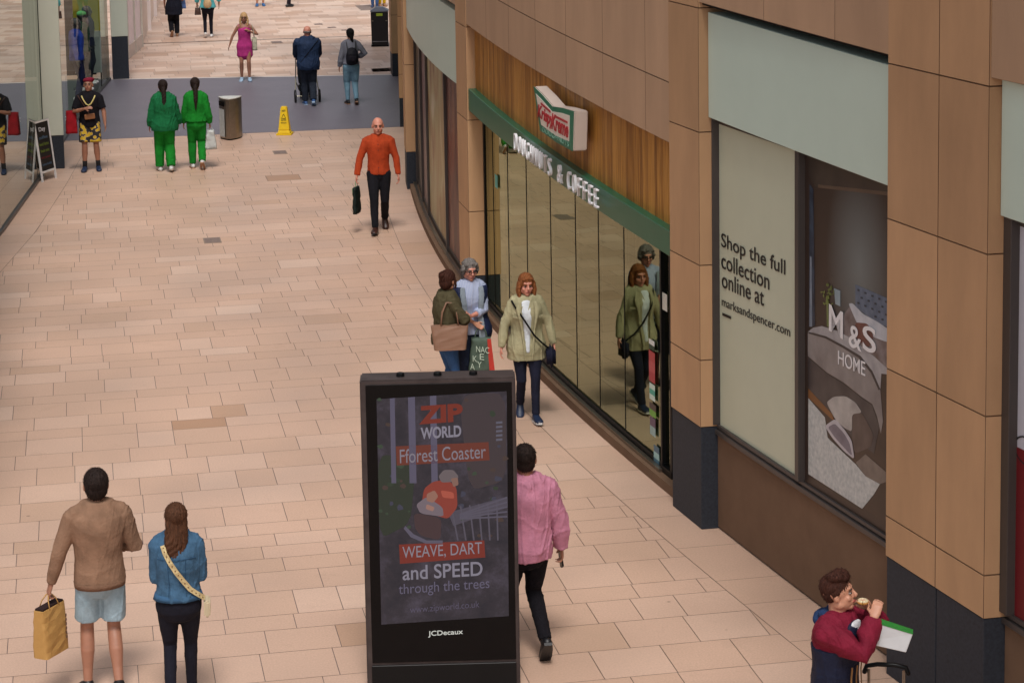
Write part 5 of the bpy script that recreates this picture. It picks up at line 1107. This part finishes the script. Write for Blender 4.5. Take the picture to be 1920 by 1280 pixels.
# 7. woman in the olive jacket
f = Fig('brown haired woman in dark olive jacket turned to her grey haired companion', at(838, 768), R_(-78), 1.60, 'f', girth=1.06, hands=[(-.02, .44, 1.02), (.03, .28, 1.16)], elbows=[(-.5, -.5, -1), (1, .1, -.8)], head=(28, 0, 0), lean=5, skin=SKIN, voxel=.008, grip=(.9, .8))
f.body(); f.face(); f.top(cloth('olive_jacket', (76, 70, 50)), z0=.84, ex=.034, sex=.018, sleeve=.78, fold=.007, name='jacket', hood=True, slack=.004); f.legs(cloth('blue_jeans', (52, 84, 128), var=.25), r=(.100, .088, .066, .058, .054, .046), name='jeans'); f.shoes(SH_K)
f.hair(H_RB, [CAP, ('e', (0, -.05, -.01), (.080, .065, .085)), ('e', (-.01, -.085, .075), (.050, .045, .045)), ('l', [(.075, .02, .03), (.08, .03, -.03), (.072, .035, -.08)], [.010, .012, .008], [.016]*3)], strand=.0035)
b = held('printed_carrier_bag', f, 0, 'grey and red carrier bag printed with pale letters held low by the woman in olive', 'shopping bag'); b.rotation_euler[2] = R_(-8)
mb = bagmesh(.30, .11, .40, .72, crumple=.011, z1=-.12); mb.build('body', cloth('carrier_grey', (84, 100, 88), rough=.6), parent=b, smooth=True)
mb = MB(); mb.hexa([V(.09, -.068, -.52), V(.152, -.068, -.52), V(.152, -.05, -.52), V(.09, -.05, -.52), V(.07, -.056, -.13), V(.112, -.056, -.13), V(.112, -.04, -.13), V(.07, -.04, -.13)]); mb.build('red_stripe', mat('carrier_red', (190, 52, 40), .5), parent=b)
BAGT = mat('carrier_print', (196, 214, 196), .6)
for i, (t, x, z) in enumerate((('NAC', -.06, -.27), ('K', -.10, -.38), ('E', -.02, -.36), ('A', -.13, -.47), ('Y', -.05, -.45))): text('printed_lettering', t, V(x, -.071, z), (1, .0, -.15), (0, 0, 1), .05*len(t), .07, BAGT, parent=b, depth=.002, bold=-.005)
loop_handle(.07, 0, -.13, .13, .008).build('handle', cloth('carrier_grey', (98, 104, 98)), parent=b)
tt = empty('tote_bag', f.world(V(.20, -.02, .98))[:], R_(180-6), label='large tan leather tote with gold badge, carried by the woman in olive', cat='handbag')
mb = bagmesh(.36, .17, .27, 1.18, crumple=.002, z1=.13); TAN = mat('tan_leather', (138, 104, 84), .5, var=.08, vscale=4); mb.build('body', TAN, parent=tt, smooth=False, bevel=0)
mb = MB(); mb.ell((-.02, -.066, .09), (.022, .006, .018)); mb.build('gold_badge', mat('gold', (224, 206, 120), .3, metal=.6), parent=tt, smooth=True)
for y in (-.04, .04): loop_handle(.10, y, .12, .27, .008).build('strap', TAN, parent=tt, smooth=True)
# 8. eating man
ce = at(1606, 1500); e0 = G(1573, 1112, 1.62)
f = Fig('young man in red and navy jacket eating from a white paper bag', (e0.x-.02, e0.y+.02, 0), R_(-136), 1.74, hands=[(-.160, .185, 1.50), (-.05, .265, 1.49)], elbows=[(-.55, -.1, -1), (.7, .0, -1)], head=(24, -8, 0), lean=3, skin=SKIN, voxel=.0065, grip=(.75, .75), palm=[(.8, -.2, .5), (-.8, -.1, .5)], girth=1.0)
f.body(); f.face(); BUR = cloth('burgundy', (116, 24, 46), rough=.8); NAVY = cloth('navy_jacket', (24, 30, 52), rough=.6)
jk = f.top(BUR, z0=1.26, z1=1.43, ex=.030, sex=.020, fold=.006, name='jacket', slack=.008, fs=11)
mb = MB(); f.T(mb, .78, 1.285, .044, .01, n=10, ends=(0, 0)); remesh(f.sc(mb), 'navy_jacket_skirt', NAVY, jk, voxel=.0075, fold=.006, fscale=11)
mb = MB(); mb.loft([f.SP(V(-.09, .07, 1.42)), f.SP(V(-.105, .0, 1.47)), f.SP(V(-.07, -.08, 1.49)), f.SP(V(.07, -.08, 1.49)), f.SP(V(.105, .0, 1.47)), f.SP(V(.09, .07, 1.42))], [.022, .028, .034, .034, .028, .022], [.03, .036, .045, .045, .036, .03], n=10, side=(0, 0, 1)); mb.ell(f.SP(V(0, -.13, 1.44)), (.10, .05, .06)); remesh(f.sc(mb), 'hood', cloth('blue_hood', (36, 56, 92)), jk, voxel=.0075, fold=.003)
mb = MB(); zs = [1.18, 1.25, 1.33, 1.40, 1.44]; mb.loft([f.SP(V(.0, f.wd(min(z, 1.43), f.D)+.018, z)) for z in zs], [.040, .055, .078, .100, .090], [.030]*5, side=(1, 0, 0), n=14); remesh(f.sc(mb), 'navy_front', NAVY, jk, voxel=.0075, fold=.002)
mb = MB(); zs = [1.30, 1.35, 1.40, 1.45]; mb.loft([f.SP(V(.0, f.wd(min(z, 1.43), f.D)+.028, z)) for z in zs], [.018, .040, .062, .070], [.020]*4, side=(1, 0, 0), n=14); remesh(f.sc(mb), 'white_tee', cloth('white_tee', (204, 206, 210)), f.root, voxel=.007, fold=.001)
for a in (-40, 4, 20): f.strap(mat('tan_piping', (150, 110, 66), .6), [f.surf(a, z, .062) for z in (1.16, 1.08, 1.0, .9, .8)], .012, .004, parent=jk, name='piping')
f.legs(cloth('dark_trousers', (28, 28, 36)), r=(.104, .094, .074, .066, .062, .054)); f.shoes(SH_K)
f.hair(H_RB, [('e', (0, -.018, .044), (.081, .096, .084)), ('e', (0, -.045, .01), (.072, .056, .068)), ('e', (.0, .042, .100), (.060, .042, .030)), ('e', (-.02, .02, .115), (.05, .05, .03)), ('e', (.03, .0, .112), (.05, .06, .034)), ('e', (.078, -.01, .035), (.012, .03, .04)), ('e', (-.078, -.01, .035), (.012, .03, .04))], strand=.0025, n=24)
bpy.context.view_layer.update(); 
dn = empty('doughnut', tuple(f.world(f.hc+f.HR @ V(0, .155, -.075))), f.root.rotation_euler[2]+R_(24), label='small iced doughnut held at the mouth of the eating man', cat='doughnut')
mb = MB(); 
pts = [V(.026*math.cos(t), .026*math.sin(t), 0) for t in [i*2*math.pi/16 for i in range(17)]]; mb.tube(pts, .014, 8); mb.build('dough', mat('dough', (196, 140, 70), .6), parent=dn, smooth=True)
mb = MB(); mb.tube([p+V(0, 0, .005) for p in pts], .0125, 8); mb.build('icing', mat('icing', (214, 196, 160), .4), parent=dn, smooth=True)
pb = empty('white_paper_bag', tuple(f.world(f.hc+f.HR @ V(.06, .25, -.265))), f.root.rotation_euler[2]+R_(24), label='white paper food bag with a green edge held under the doughnut', cat='paper bag')
mb = MB(); PAPER = mat('white_paper', (206, 210, 214), .6, var=.05, vscale=12)
q = [V(.0, -.13, -.085), V(.0, .17, -.135), V(.0, .215, .0), V(.0, -.06, .075)]
mb.hexa([q[0]+V(-.012, 0, 0), q[0]+V(.012, 0, 0), q[1]+V(.02, 0, 0), q[1]+V(-.02, 0, 0), q[3]+V(-.03, 0, 0), q[3]+V(.03, 0, 0), q[2]+V(.022, 0, 0), q[2]+V(-.022, 0, 0)]); mb.build('paper', PAPER, parent=pb, bevel=.004)
mb = MB(); mb.hexa([q[3]+V(-.032, 0, -.004), q[3]+V(.032, 0, -.004), q[2]+V(.025, 0, -.004), q[2]+V(-.025, 0, -.004), q[3]+V(-.034, 0, .014), q[3]+V(.034, 0, .014), q[2]+V(.026, 0, .012), q[2]+V(-.026, 0, .012)]); mb.build('green_edge', mat('bag_edge_green', (34, 130, 50), .5), parent=pb)
# 9. man in the beret
f = Fig('man in crimson beret, black shirt and yellow floral shorts by the left pillar', at(172, 320), R_(180-4), 1.72, feet=[(-.13, .0, 0, 0), (.12, .05, 0, 0)], hands=[(-.30, .12, .86), (.06, .22, 1.22)], elbows=[(-1, -.3, -.1), (1, -.4, -.6)], head=(-6, -8, 0), skin=SKIN_D, voxel=.010, girth=1.1)
f.body('shorts'); f.face(); f.top(cloth('black_tee', (22, 20, 26)), z0=.84, ex=.024, sex=.014, sleeve=.42, name='t_shirt', fold=.004)
def floral():
    m = bpy.data.materials.new('floral_print'); m.use_nodes = True; N = m.node_tree.nodes; L = m.node_tree.links; q = N['Principled BSDF']; tc = N.new('ShaderNodeTexCoord'); vo = N.new('ShaderNodeTexVoronoi'); vo.inputs['Scale'].default_value = 14; L.new(tc.outputs['Object'], vo.inputs['Vector'])
    cr = N.new('ShaderNodeValToRGB'); cr.color_ramp.interpolation = 'CONSTANT'; e = cr.color_ramp; e.elements[0].color = (*lin((190, 156, 30)), 1); e.elements[1].position = .5; e.elements[1].color = (*lin((28, 26, 30)), 1); x = e.elements.new(.42); x.color = (*lin((150, 130, 110)), 1); L.new(vo.outputs['Distance'], cr.inputs[0]); L.new(cr.outputs[0], q.inputs['Base Color']); q.inputs['Roughness'].default_value = .8; return m
f.legs(floral(), r=(.108, .104), end=.86, name='shorts')
f.hair(cloth('crimson_beret', (120, 26, 48)), [('e', (0, -.012, .082), (.092, .104, .052)), ('e', (-.02, -.02, .10), (.088, .095, .036))], name='beret', strand=0)
mb = MB(); 
for i in (0, 1): A, K = f.ank[i], f.knee[i]; mb.loft([A, A+(K-A)*.28], [.042, .046], n=12)
f.sc(mb).build('sock', mat('sock_black', (18, 18, 22), .8), parent=f.root, smooth=True); f.shoes(mat('shoe_dark_blue', (30, 44, 72), .4), ex=.008)
mb = MB(); mb.tube([f.surf(a, z, .036)*f.s for a, z in ((-34, 1.45), (-24, 1.38), (-12, 1.30), (0, 1.27), (12, 1.30), (24, 1.38), (34, 1.45))], .013, 7); mb.build('necklace', mat('bead_cream', (206, 190, 120), .5), parent=f.root, smooth=True)
wb = empty('waist_pouch', tuple(f.root.location), f.root.rotation_euler[2], label='small tan pouch on the chest of the man in beret', cat='pouch'); mb = MB(); p = f.surf(-4, 1.06, .055)*f.s; mb.box(p, (.19, .05, .10), Matrix.Rotation(R_(6), 3, 'Y')); mb.build('pouch_body', mat('pouch_tan', (146, 96, 60), .5), parent=wb, bevel=.012)
f.strap(mat('strap_brown', (80, 50, 40), .6), [f.surf(a, z, .038) for a, z in ((60, 1.45), (40, 1.38), (24, 1.28), (8, 1.16), (-4, 1.10))], .016, .005, parent=wb)
rbg = empty('red_shoulder_bag', f.world(V(.34, .02, .98))[:], R_(180), label='red and white bag at the side of the man in the beret', cat='bag')
mb = bagmesh(.22, .16, .42, .8, crumple=.012, z1=.18); mb.build('body', cloth('bag_red', (150, 24, 34)), parent=rbg, smooth=True); mb = MB(); 
for i in range(9): mb.box((rng.uniform(-.08, .08), -.085, rng.uniform(-.06, .12)), (rng.uniform(.03, .09), .01, .014), Matrix.Rotation(rng.uniform(-.6, .6), 3, 'Y'))
mb.build('white_print', WHITE, parent=rbg)
# 10, 11. two women in green
GR1 = cloth('deep_green', (22, 102, 60)); GR2 = cloth('bright_green', (22, 122, 38))
TAIL = lambda L_: [CAP, ('e', (0, -.05, -.005), (.074, .06, .075)), ('l', [(0, -.085, .03), (0, -.125, -.05), (.005, -.150, -.16), (0, -.165, -.26), (0, -.165, -L_-.06)], [.030, .042, .044, .038, .012], [.024, .032, .030, .026, .012])]
f = Fig('woman in loose deep green top and green trousers with dark plait, from behind', at(311, 322), R_(2), 1.70, 'f', girth=1.1, feet=[(-.10, .12, 0, 0), (.10, -.10, .03, 14)], hands=[(-.27, .04, .86), (.27, .14, .90)], voxel=.010, skin=SKIN_D)
f.body(); f.top(GR1, z0=.80, ex=.05, flare=.02, sex=.034, fold=.009, name='blouse', slack=.01); f.legs(GR2, r=(.118, .110, .100, .094, .090, .084), fold=.005); f.hair(H_DARK, TAIL(.34)); f.shoes(SH_W)
f = Fig('woman in a bright green tracksuit with long dark hair, seen from behind', at(371, 317), R_(-2), 1.70, 'f', feet=[(-.09, .14, 0, 0), (.09, -.14, .08, 40)], hands=[(-.24, .08, .86), (.26, .02, .84)], voxel=.010, skin=SKIN_D, grip=(.5, .9))
f.body(); f.top(GR2, z0=.93, ex=.032, flare=.006, sex=.024, fold=.006, name='sweatshirt', slack=.008); f.legs(GR2, r=(.108, .10, .088, .080, .076, .070), fold=.005); f.hair(H_DARK, TAIL(.36)); f.shoes(SH_W, sole=SH_T)
mb = MB(); p = (f.hc+f.HR @ V(.02, -.115, .045))*f.s; mb.box(p, (.035, .012, .012), Matrix.Rotation(.6, 3, 'Y')); mb.build('hair_clip', mat('clip', (196, 190, 170), .4), parent=f.root)
b = held('white_carrier_bag', f, 1, 'crumpled white carrier bag held by the woman in the bright green tracksuit', 'shopping bag'); mb = bagmesh(.23, .14, .36, .55, crumple=.012, z1=-.05); mb.build('body', mat('plastic_white', (186, 190, 188), .4, var=.12, vscale=16), parent=b, smooth=True); loop_handle(.04, 0, -.06, .07, .006).build('handle', mat('plastic_white', (186, 190, 188), .4), parent=b)
# 12. woman in pink dress
f = Fig('blonde woman in a short pink dress walking towards the camera up the street', at(461, 152), R_(180-6), 1.64, 'f', girth=1.02, feet=[(-.10, .06, 0, 0), (.10, -.03, 0, 6)], hands=[(-.13, .10, 1.30), (.40, .04, .90)], elbows=[(-1, -.3, -.8), (1, -.4, -.2)], skin=SKIN_D, voxel=.011, head=(0, 4, 0))
f.body('bare'); f.face(); mb = MB(); f.T(mb, .66, 1.33, .012, .035, n=14); remesh(f.sc(mb), 'dress', cloth('pink_dress', (176, 54, 122)), f.root, voxel=.009, fold=.004)
for sx in (-1, 1): f.strap(cloth('pink_dress', (176, 54, 122)), [f.surf(sx*a, z, .008) for a, z in ((35, 1.32), (42, 1.38), (55, 1.43), (95, 1.47))], .014, .005, name='dress_strap')
f.hair(H_BLON, [CAP, ('e', (0, -.04, -.02), (.086, .066, .10)), ('l', [(-.076, -.0, .02), (-.09, .01, -.08), (-.08, .03, -.18)], [.022, .028, .018], [.03]*3), ('l', [(.076, 0, .02), (.09, .01, -.08), (.08, .03, -.18)], [.022, .028, .018], [.03]*3)], strand=.003); f.shoes(SH_LB, ex=.008)
tb2 = empty('canvas_tote', tuple(f.world(V(-.25, .02, .98))), R_(180), label='cream canvas tote on the shoulder of the woman in the pink dress', cat='handbag'); mb = bagmesh(.12, .24, .30, .9, z1=.13); mb.build('body', cloth('canvas_cream', (176, 172, 150), var=.3, vscale=18), parent=tb2, smooth=True); mb = MB(); mb.tube([V(0, -.07, .12), V(.03, -.04, .36), V(.05, 0, .44), V(.03, .05, .36), V(0, .08, .12)], .008, 6); mb.build('strap', cloth('canvas_cream', (176, 172, 150)), parent=tb2)
# 13. bald man in navy with the pushchair
f = Fig('heavy bald man in navy jacket seen from behind, pushing a pushchair', at(580, 198), R_(-2), 1.76, girth=1.30, shw=.215, feet=[(-.07, .16, 0, 0), (.09, -.14, .05, 26)], hands=[(-.24, .42, 1.02), (.24, .42, 1.02)], elbows=[(-1, -.5, -.6), (1, -.5, -.6)], skin=SKIN_P, voxel=.011)
f.body(); f.top(cloth('navy_coat', (34, 50, 78), rough=.75), z0=.80, ex=.036, flare=.012, sex=.024, fold=.008, name='jacket', slack=.008); f.legs(cloth('charcoal_trousers', (38, 44, 56)), r=(.102, .094, .080, .074, .070, .064), fold=.004); f.shoes(mat('shoe_bright_blue', (52, 88, 140), .5), ex=.006, sole=SH_LB)
f.hair(H_GREY, [('e', (0, -.022, .005), (.079, .090, .045))], strand=0)
f.strap(BLACKM, [f.surf(a, z, .044) for a, z in ((120, 1.46), (140, 1.40), (165, 1.28), (190, 1.14), (220, 1.0), (245, .9))], .016, .004)
pc = empty('pushchair', tuple(f.world(V(0, .72, 0))), R_(-2), label='black three wheeled pushchair with pale frame pushed by the bald man', cat='pushchair'); FRM = mat('pushchair_frame', (186, 180, 160), .35, metal=.6); FAB = cloth('pushchair_fabric', (30, 34, 42))
def wheel(x, y, r):
    mb = MB(); pts = [V(x, y+r*math.cos(t), r+r*math.sin(t)) for t in [i*2*math.pi/20 for i in range(21)]]; mb.loft(pts, [.022]*21, n=8, cap=False, side=(1, 0, 0)); o = mb.build('wheel', SH_K, parent=pc, smooth=True)
    mb = MB(); mb.loft([V(x-.012, y, r), V(x+.012, y, r)], [r*.8, r*.8], n=16, cap=False); mb.build('hub', mat('hub_grey', (120, 120, 120), .4), parent=o)
wheel(-.27, -.18, .135); wheel(.27, -.18, .135); wheel(-.10, .52, .11); wheel(.10, .52, .11)
for sx in (-1, 1): 
    mb = MB(); mb.tube([V(sx*.25, -.30, 1.0), V(sx*.24, -.1, .80), V(sx*.23, .25, .42), V(sx*.12, .52, .14)], .013, 8); mb.tube([V(sx*.27, -.18, .14), V(sx*.23, .15, .52)], .013, 8); mb.build('side_frame', FRM, parent=pc)
mb = MB(); mb.tube([V(-.25, -.30, 1.0), V(.25, -.30, 1.0)], .018, 8); mb.build('handlebar', BLACKM, parent=pc)
mb = MB(); mb.tube([V(-.27, -.18, .14), V(.27, -.18, .14)], .010, 8); mb.build('axle', FRM, parent=pc)
mb = MB(); mb.loft([V(0, .0, .42), V(0, .06, .62), V(0, .04, .85), V(0, .14, 1.0)], [.18, .20, .20, .17], [.14, .16, .16, .20], n=18); mb.build('seat_hood', FAB, parent=pc, smooth=True)
mb = MB(); mb.box((0, .02, .30), (.36, .40, .16)); mb.build('shopping_basket', FAB, parent=pc, bevel=.03, segs=2)
# 14. woman with the backpack
f = Fig('dark haired woman in striped jumper and light blue jeans walking away', at(660, 196), R_(2), 1.68, 'f', feet=[(-.08, .08, 0, 0), (.09, -.12, .04, 24)], hands=[(-.27, .02, .86), (.18, .16, 1.08)], elbows=[None, (1, -.6, -.4)], voxel=.011)
f.body(); f.top(striped('horizontal_stripe_knit', (44, 48, 74), (150, 152, 160), 14), z0=.94, ex=.03, sex=.022, fold=.005, name='jumper', slack=.008); f.legs(cloth('light_jeans', (120, 156, 176), var=.22), r=(.112, .104, .086, .076, .066, .054), end=1.0, name='jeans', fold=.004); f.hair(H_BLACK, [CAP, ('e', (0, -.05, -.0), (.078, .062, .08)), ('l', [(0, -.08, .02), (.015, -.10, -.07), (.03, -.10, -.17)], [.045, .045, .018], [.03, .028, .012])]); f.shoes(SH_K, sole=SH_T)
bk = empty('black_backpack', tuple(f.world(V(0, -.17, 1.16))), f.root.rotation_euler[2], label='small black backpack on the back of the woman in the striped jumper', cat='backpack'); mb = MB(); mb.loft([V(0, -.01, -.16), V(0, -.03, -.08), V(0, -.03, .04), V(0, -.0, .14)], [.13, .14, .13, .10], [.07, .08, .07, .05], n=18); remesh(mb, 'pack_body', cloth('backpack_black', (26, 26, 34), rough=.6), bk, voxel=.011, fold=.006)
mb = MB(); mb.loft([V(0, -.10, -.11), V(0, -.105, -.02)], [.085, .08], [.02, .02], n=14); mb.build('front_pocket', cloth('backpack_black2', (34, 32, 40)), parent=bk, smooth=True)
for sx in (-1, 1): mb = MB(); mb.tube([V(sx*.09, .0, .10), V(sx*.10, .06, .26), V(sx*.10, .12, .31)], .011, 6); mb.build('shoulder_strap', SH_K, parent=bk)
# 15. woman in black dress at the top, 16. woman in teal
f = Fig('woman in a flared black dress and trousers cut off by the top edge', at(327, 69), R_(3), 1.66, 'f', feet=[(-.08, -.14, .08, 46), (.09, .06, 0, 0)], hands=[(-.26, .04, .94), (.26, .10, 1.0)], voxel=.012, skin=SKIN_D)
f.body(); f.top(cloth('black_dress', (24, 26, 38)), z0=.66, ex=.03, flare=.075, sex=.014, sleeve=.5, name='dress', fold=.008); f.legs(cloth('black_wide_trousers', (20, 20, 26)), r=(.108, .10, .09, .084, .08, .074)); f.hair(H_DARK, TAIL(.2)); f.shoes(SH_T)
b = empty('blue_handbag', tuple(f.world(V(.28, .04, 1.0))), 0, label='pale blue handbag beside the woman in black at the top edge', cat='handbag'); mb = bagmesh(.20, .10, .24, .8, z1=.08); mb.build('body', mat('blue_leather', (70, 96, 148), .5), parent=b, smooth=True); mb = MB(); mb.tube([V(-.05, 0, .07), V(-.05, 0, .38), V(.04, 0, .38), V(.05, 0, .07)], .007, 6); mb.build('strap', mat('blue_leather', (70, 96, 148), .5), parent=b)
f = Fig('woman in turquoise top and black leggings at the top edge, seen from behind', at(391, 71), R_(-3), 1.66, 'f', girth=1.1, feet=[(-.09, -.10, .06, 34), (.09, .06, 0, 0)], hands=[(-.30, .06, .93), (.34, .06, .95)], elbows=[(-1, -.5, -.3), (1, -.5, -.3)], voxel=.012, skin=SKIN_D)
f.body(); f.top(cloth('turquoise_top', (86, 170, 176)), z0=.90, ex=.042, flare=.01, sex=.03, sleeve=.7, name='top', fold=.007); f.legs(cloth('black_leggings', (22, 20, 30)), r=(.098, .084, .062, .054, .052, .044)); f.hair(H_BROWN, TAIL(.2)); f.shoes(SH_W)
b = empty('drawstring_bag', tuple(f.world(V(.0, -.18, 1.08))), 0, label='cream patterned drawstring bag on the back of the woman in turquoise', cat='bag'); mb = MB(); mb.loft([V(0, 0, -.12), V(0, -.01, -.04), V(0, 0, .06), V(0, .03, .22)], [.10, .12, .09, .02], [.06, .07, .05, .02], n=16); mb.build('body', mat('drawstring_fabric', (190, 160, 120), .7, var=.35, vscale=14), parent=b, smooth=True)
b = empty('brown_hand_bag', tuple(f.world(V(-.29, .04, .88))), 0, label='dark brown bag in the left hand of the woman in turquoise', cat='handbag'); mb = bagmesh(.18, .12, .20, .8, z1=.02); mb.build('body', mat('brown_bag_leather', (62, 38, 30), .5), parent=b, smooth=True); loop_handle(.05, 0, 0, .08, .007).build('handle', mat('brown_bag_leather', (62, 38, 30), .5), parent=b)
# people cut off by the top edge: only their legs are seen
def walker(label, px, py, rz, topc, legc, shoe, **k):
    f = Fig(label, at(px, py), rz, 1.70, voxel=.014, **k); f.body('shorts' if 'bare' in label else 'full'); f.top(cloth(topc[0], topc[1]), name='jacket'); 
    if k.get('sex') == 'f' or legc: f.legs(cloth(*legc[:2]), **(legc[2] if len(legc) > 2 else {}))
    f.hair(H_DARK, [CAP]); f.shoes(shoe, ex=.008); return f
walker('person with bare lower legs and blue trainers cut off by the top edge', 488, 12, R_(178), ('grey_hoodie', (110, 110, 120)), ('grey_shorts', (70, 70, 80), dict(r=(.104, .10), end=.8)), mat('shoe_mid_blue', (44, 96, 150), .5))
walker('person in dark trousers and black boots cut off by the top edge', 541, 13, R_(-60), ('dark_jacket', (40, 36, 44)), ('dark_chinos', (34, 28, 38)), SH_K, feet=[(-.09, .10, 0, 0), (.09, -.08, 0, 0)])
walker('person in blue jeans behind the black litter bin', 703, 14, R_(170), ('blue_shirt', (70, 100, 150)), ('mid_jeans', (60, 92, 140)), SH_B, feet=[(-.07, .04, 0, 0), (.07, 0, 0, 0)])
walker('person in yellow trousers behind the black litter bin', 716, 12, R_(190), ('yellow_top', (196, 160, 30)), ('yellow_trousers', (200, 160, 24)), SH_T, feet=[(-.07, .04, 0, 0), (.07, 0, 0, 0)])
# ---------------- mannequins behind the left glass ----------------
def mannequin(label, x, y, rz, topc, legc, capc=None):
    f = Fig(label, (x, y, .28), rz, 1.80, voxel=.012, skin=mat('mannequin_grey', (60, 62, 64), .4), group='mannequins in the left window', hands=[(-.27, .06, .84), (.27, .06, .84)]); f.root.name = 'mannequin'; f.root['category'] = 'mannequin'
    f.body(); f.top(cloth(*topc), ex=.034, sex=.022, fold=.006, name='jacket', hood=True); f.legs(cloth(*legc)); f.shoes(SH_W); 
    if capc: f.hair(cloth(*capc), [('e', (0, -.012, .06), (.085, .10, .06))], name='cap', strand=0)
mannequin('mannequin in a royal blue top and navy trousers nearest in the left window', -.06, 49.6, R_(-100), ('royal_blue', (34, 62, 150)), ('navy_joggers', (22, 28, 60)))
mannequin('mannequin in a dark green jacket and pale green cap in the left window', .08, 51.1, R_(-100), ('forest_green', (26, 62, 50)), ('dark_green_joggers', (24, 40, 44)), ('mint_cap', (110, 190, 120)))
mannequin('mannequin in a dark navy jacket farthest back in the left window', .20, 52.3, R_(-100), ('ink_navy', (26, 32, 62)), ('ink_joggers', (22, 26, 44)))
mb = MB(); mb.hexa([(-1.3, 47.2, 0), (-.32, 47.2, 0), (.42, 53.2, 0), (-1.3, 53.2, 0), (-1.3, 47.2, .28), (-.32, 47.2, .28), (.42, 53.2, .28), (-1.3, 53.2, .28)]); mb.build('display_plinth', mat('plinth_green_grey', (58, 70, 62), .5), label='low dark display plinth under the mannequins in the left window', cat='display plinth', bevel=.01)
bp_ = empty('window_backdrop_panel', (.20, 53.3, 0), label='olive yellow backdrop panel above a grey board in the left window', cat='display panel')
mb = MB(); mb.box((0, 0, 2.4), (.62, .08, 2.0)); mb.build('yellow_board', mat('olive_yellow', (128, 124, 22), .5), parent=bp_); mb = MB(); mb.box((0, -.02, .9), (.62, .08, .98)); mb.build('grey_board', mat('display_grey', (124, 132, 130), .5), parent=bp_)
text('board_lettering', 'HIKE', V(-.15, -.07, .95), (1, 0, 0), UPZ, .3, .16, mat('board_ink', (86, 92, 92), .5), parent=bp_)
for i in range(6):
    x, y = .05+.09*(i % 3)-.10*(i//3), 51.9-.7*(i//3)+.25*(i % 3); r = empty('trainer_shoe', (x, y, .28), R_(-60+20*(i % 3)), label='dark trainer among the pairs displayed on the left window plinth', cat='shoe', group='trainers on the window plinth')
    mb = MB(); mb.loft([V(0, -.10, .04), V(0, -.04, .055), V(0, .05, .045), V(0, .14, .03), V(0, .17, .026)], [.032, .036, .038, .042, .03], [.034, .045, .038, .022, .018], n=12); mb.build('upper', mat('trainer_dark', (40, 52, 48), .6, var=.3), parent=r, smooth=True); mb = MB(); mb.box((0, .035, .010), (.085, .27, .02)); mb.build('sole', SH_W, parent=r, bevel=.008)
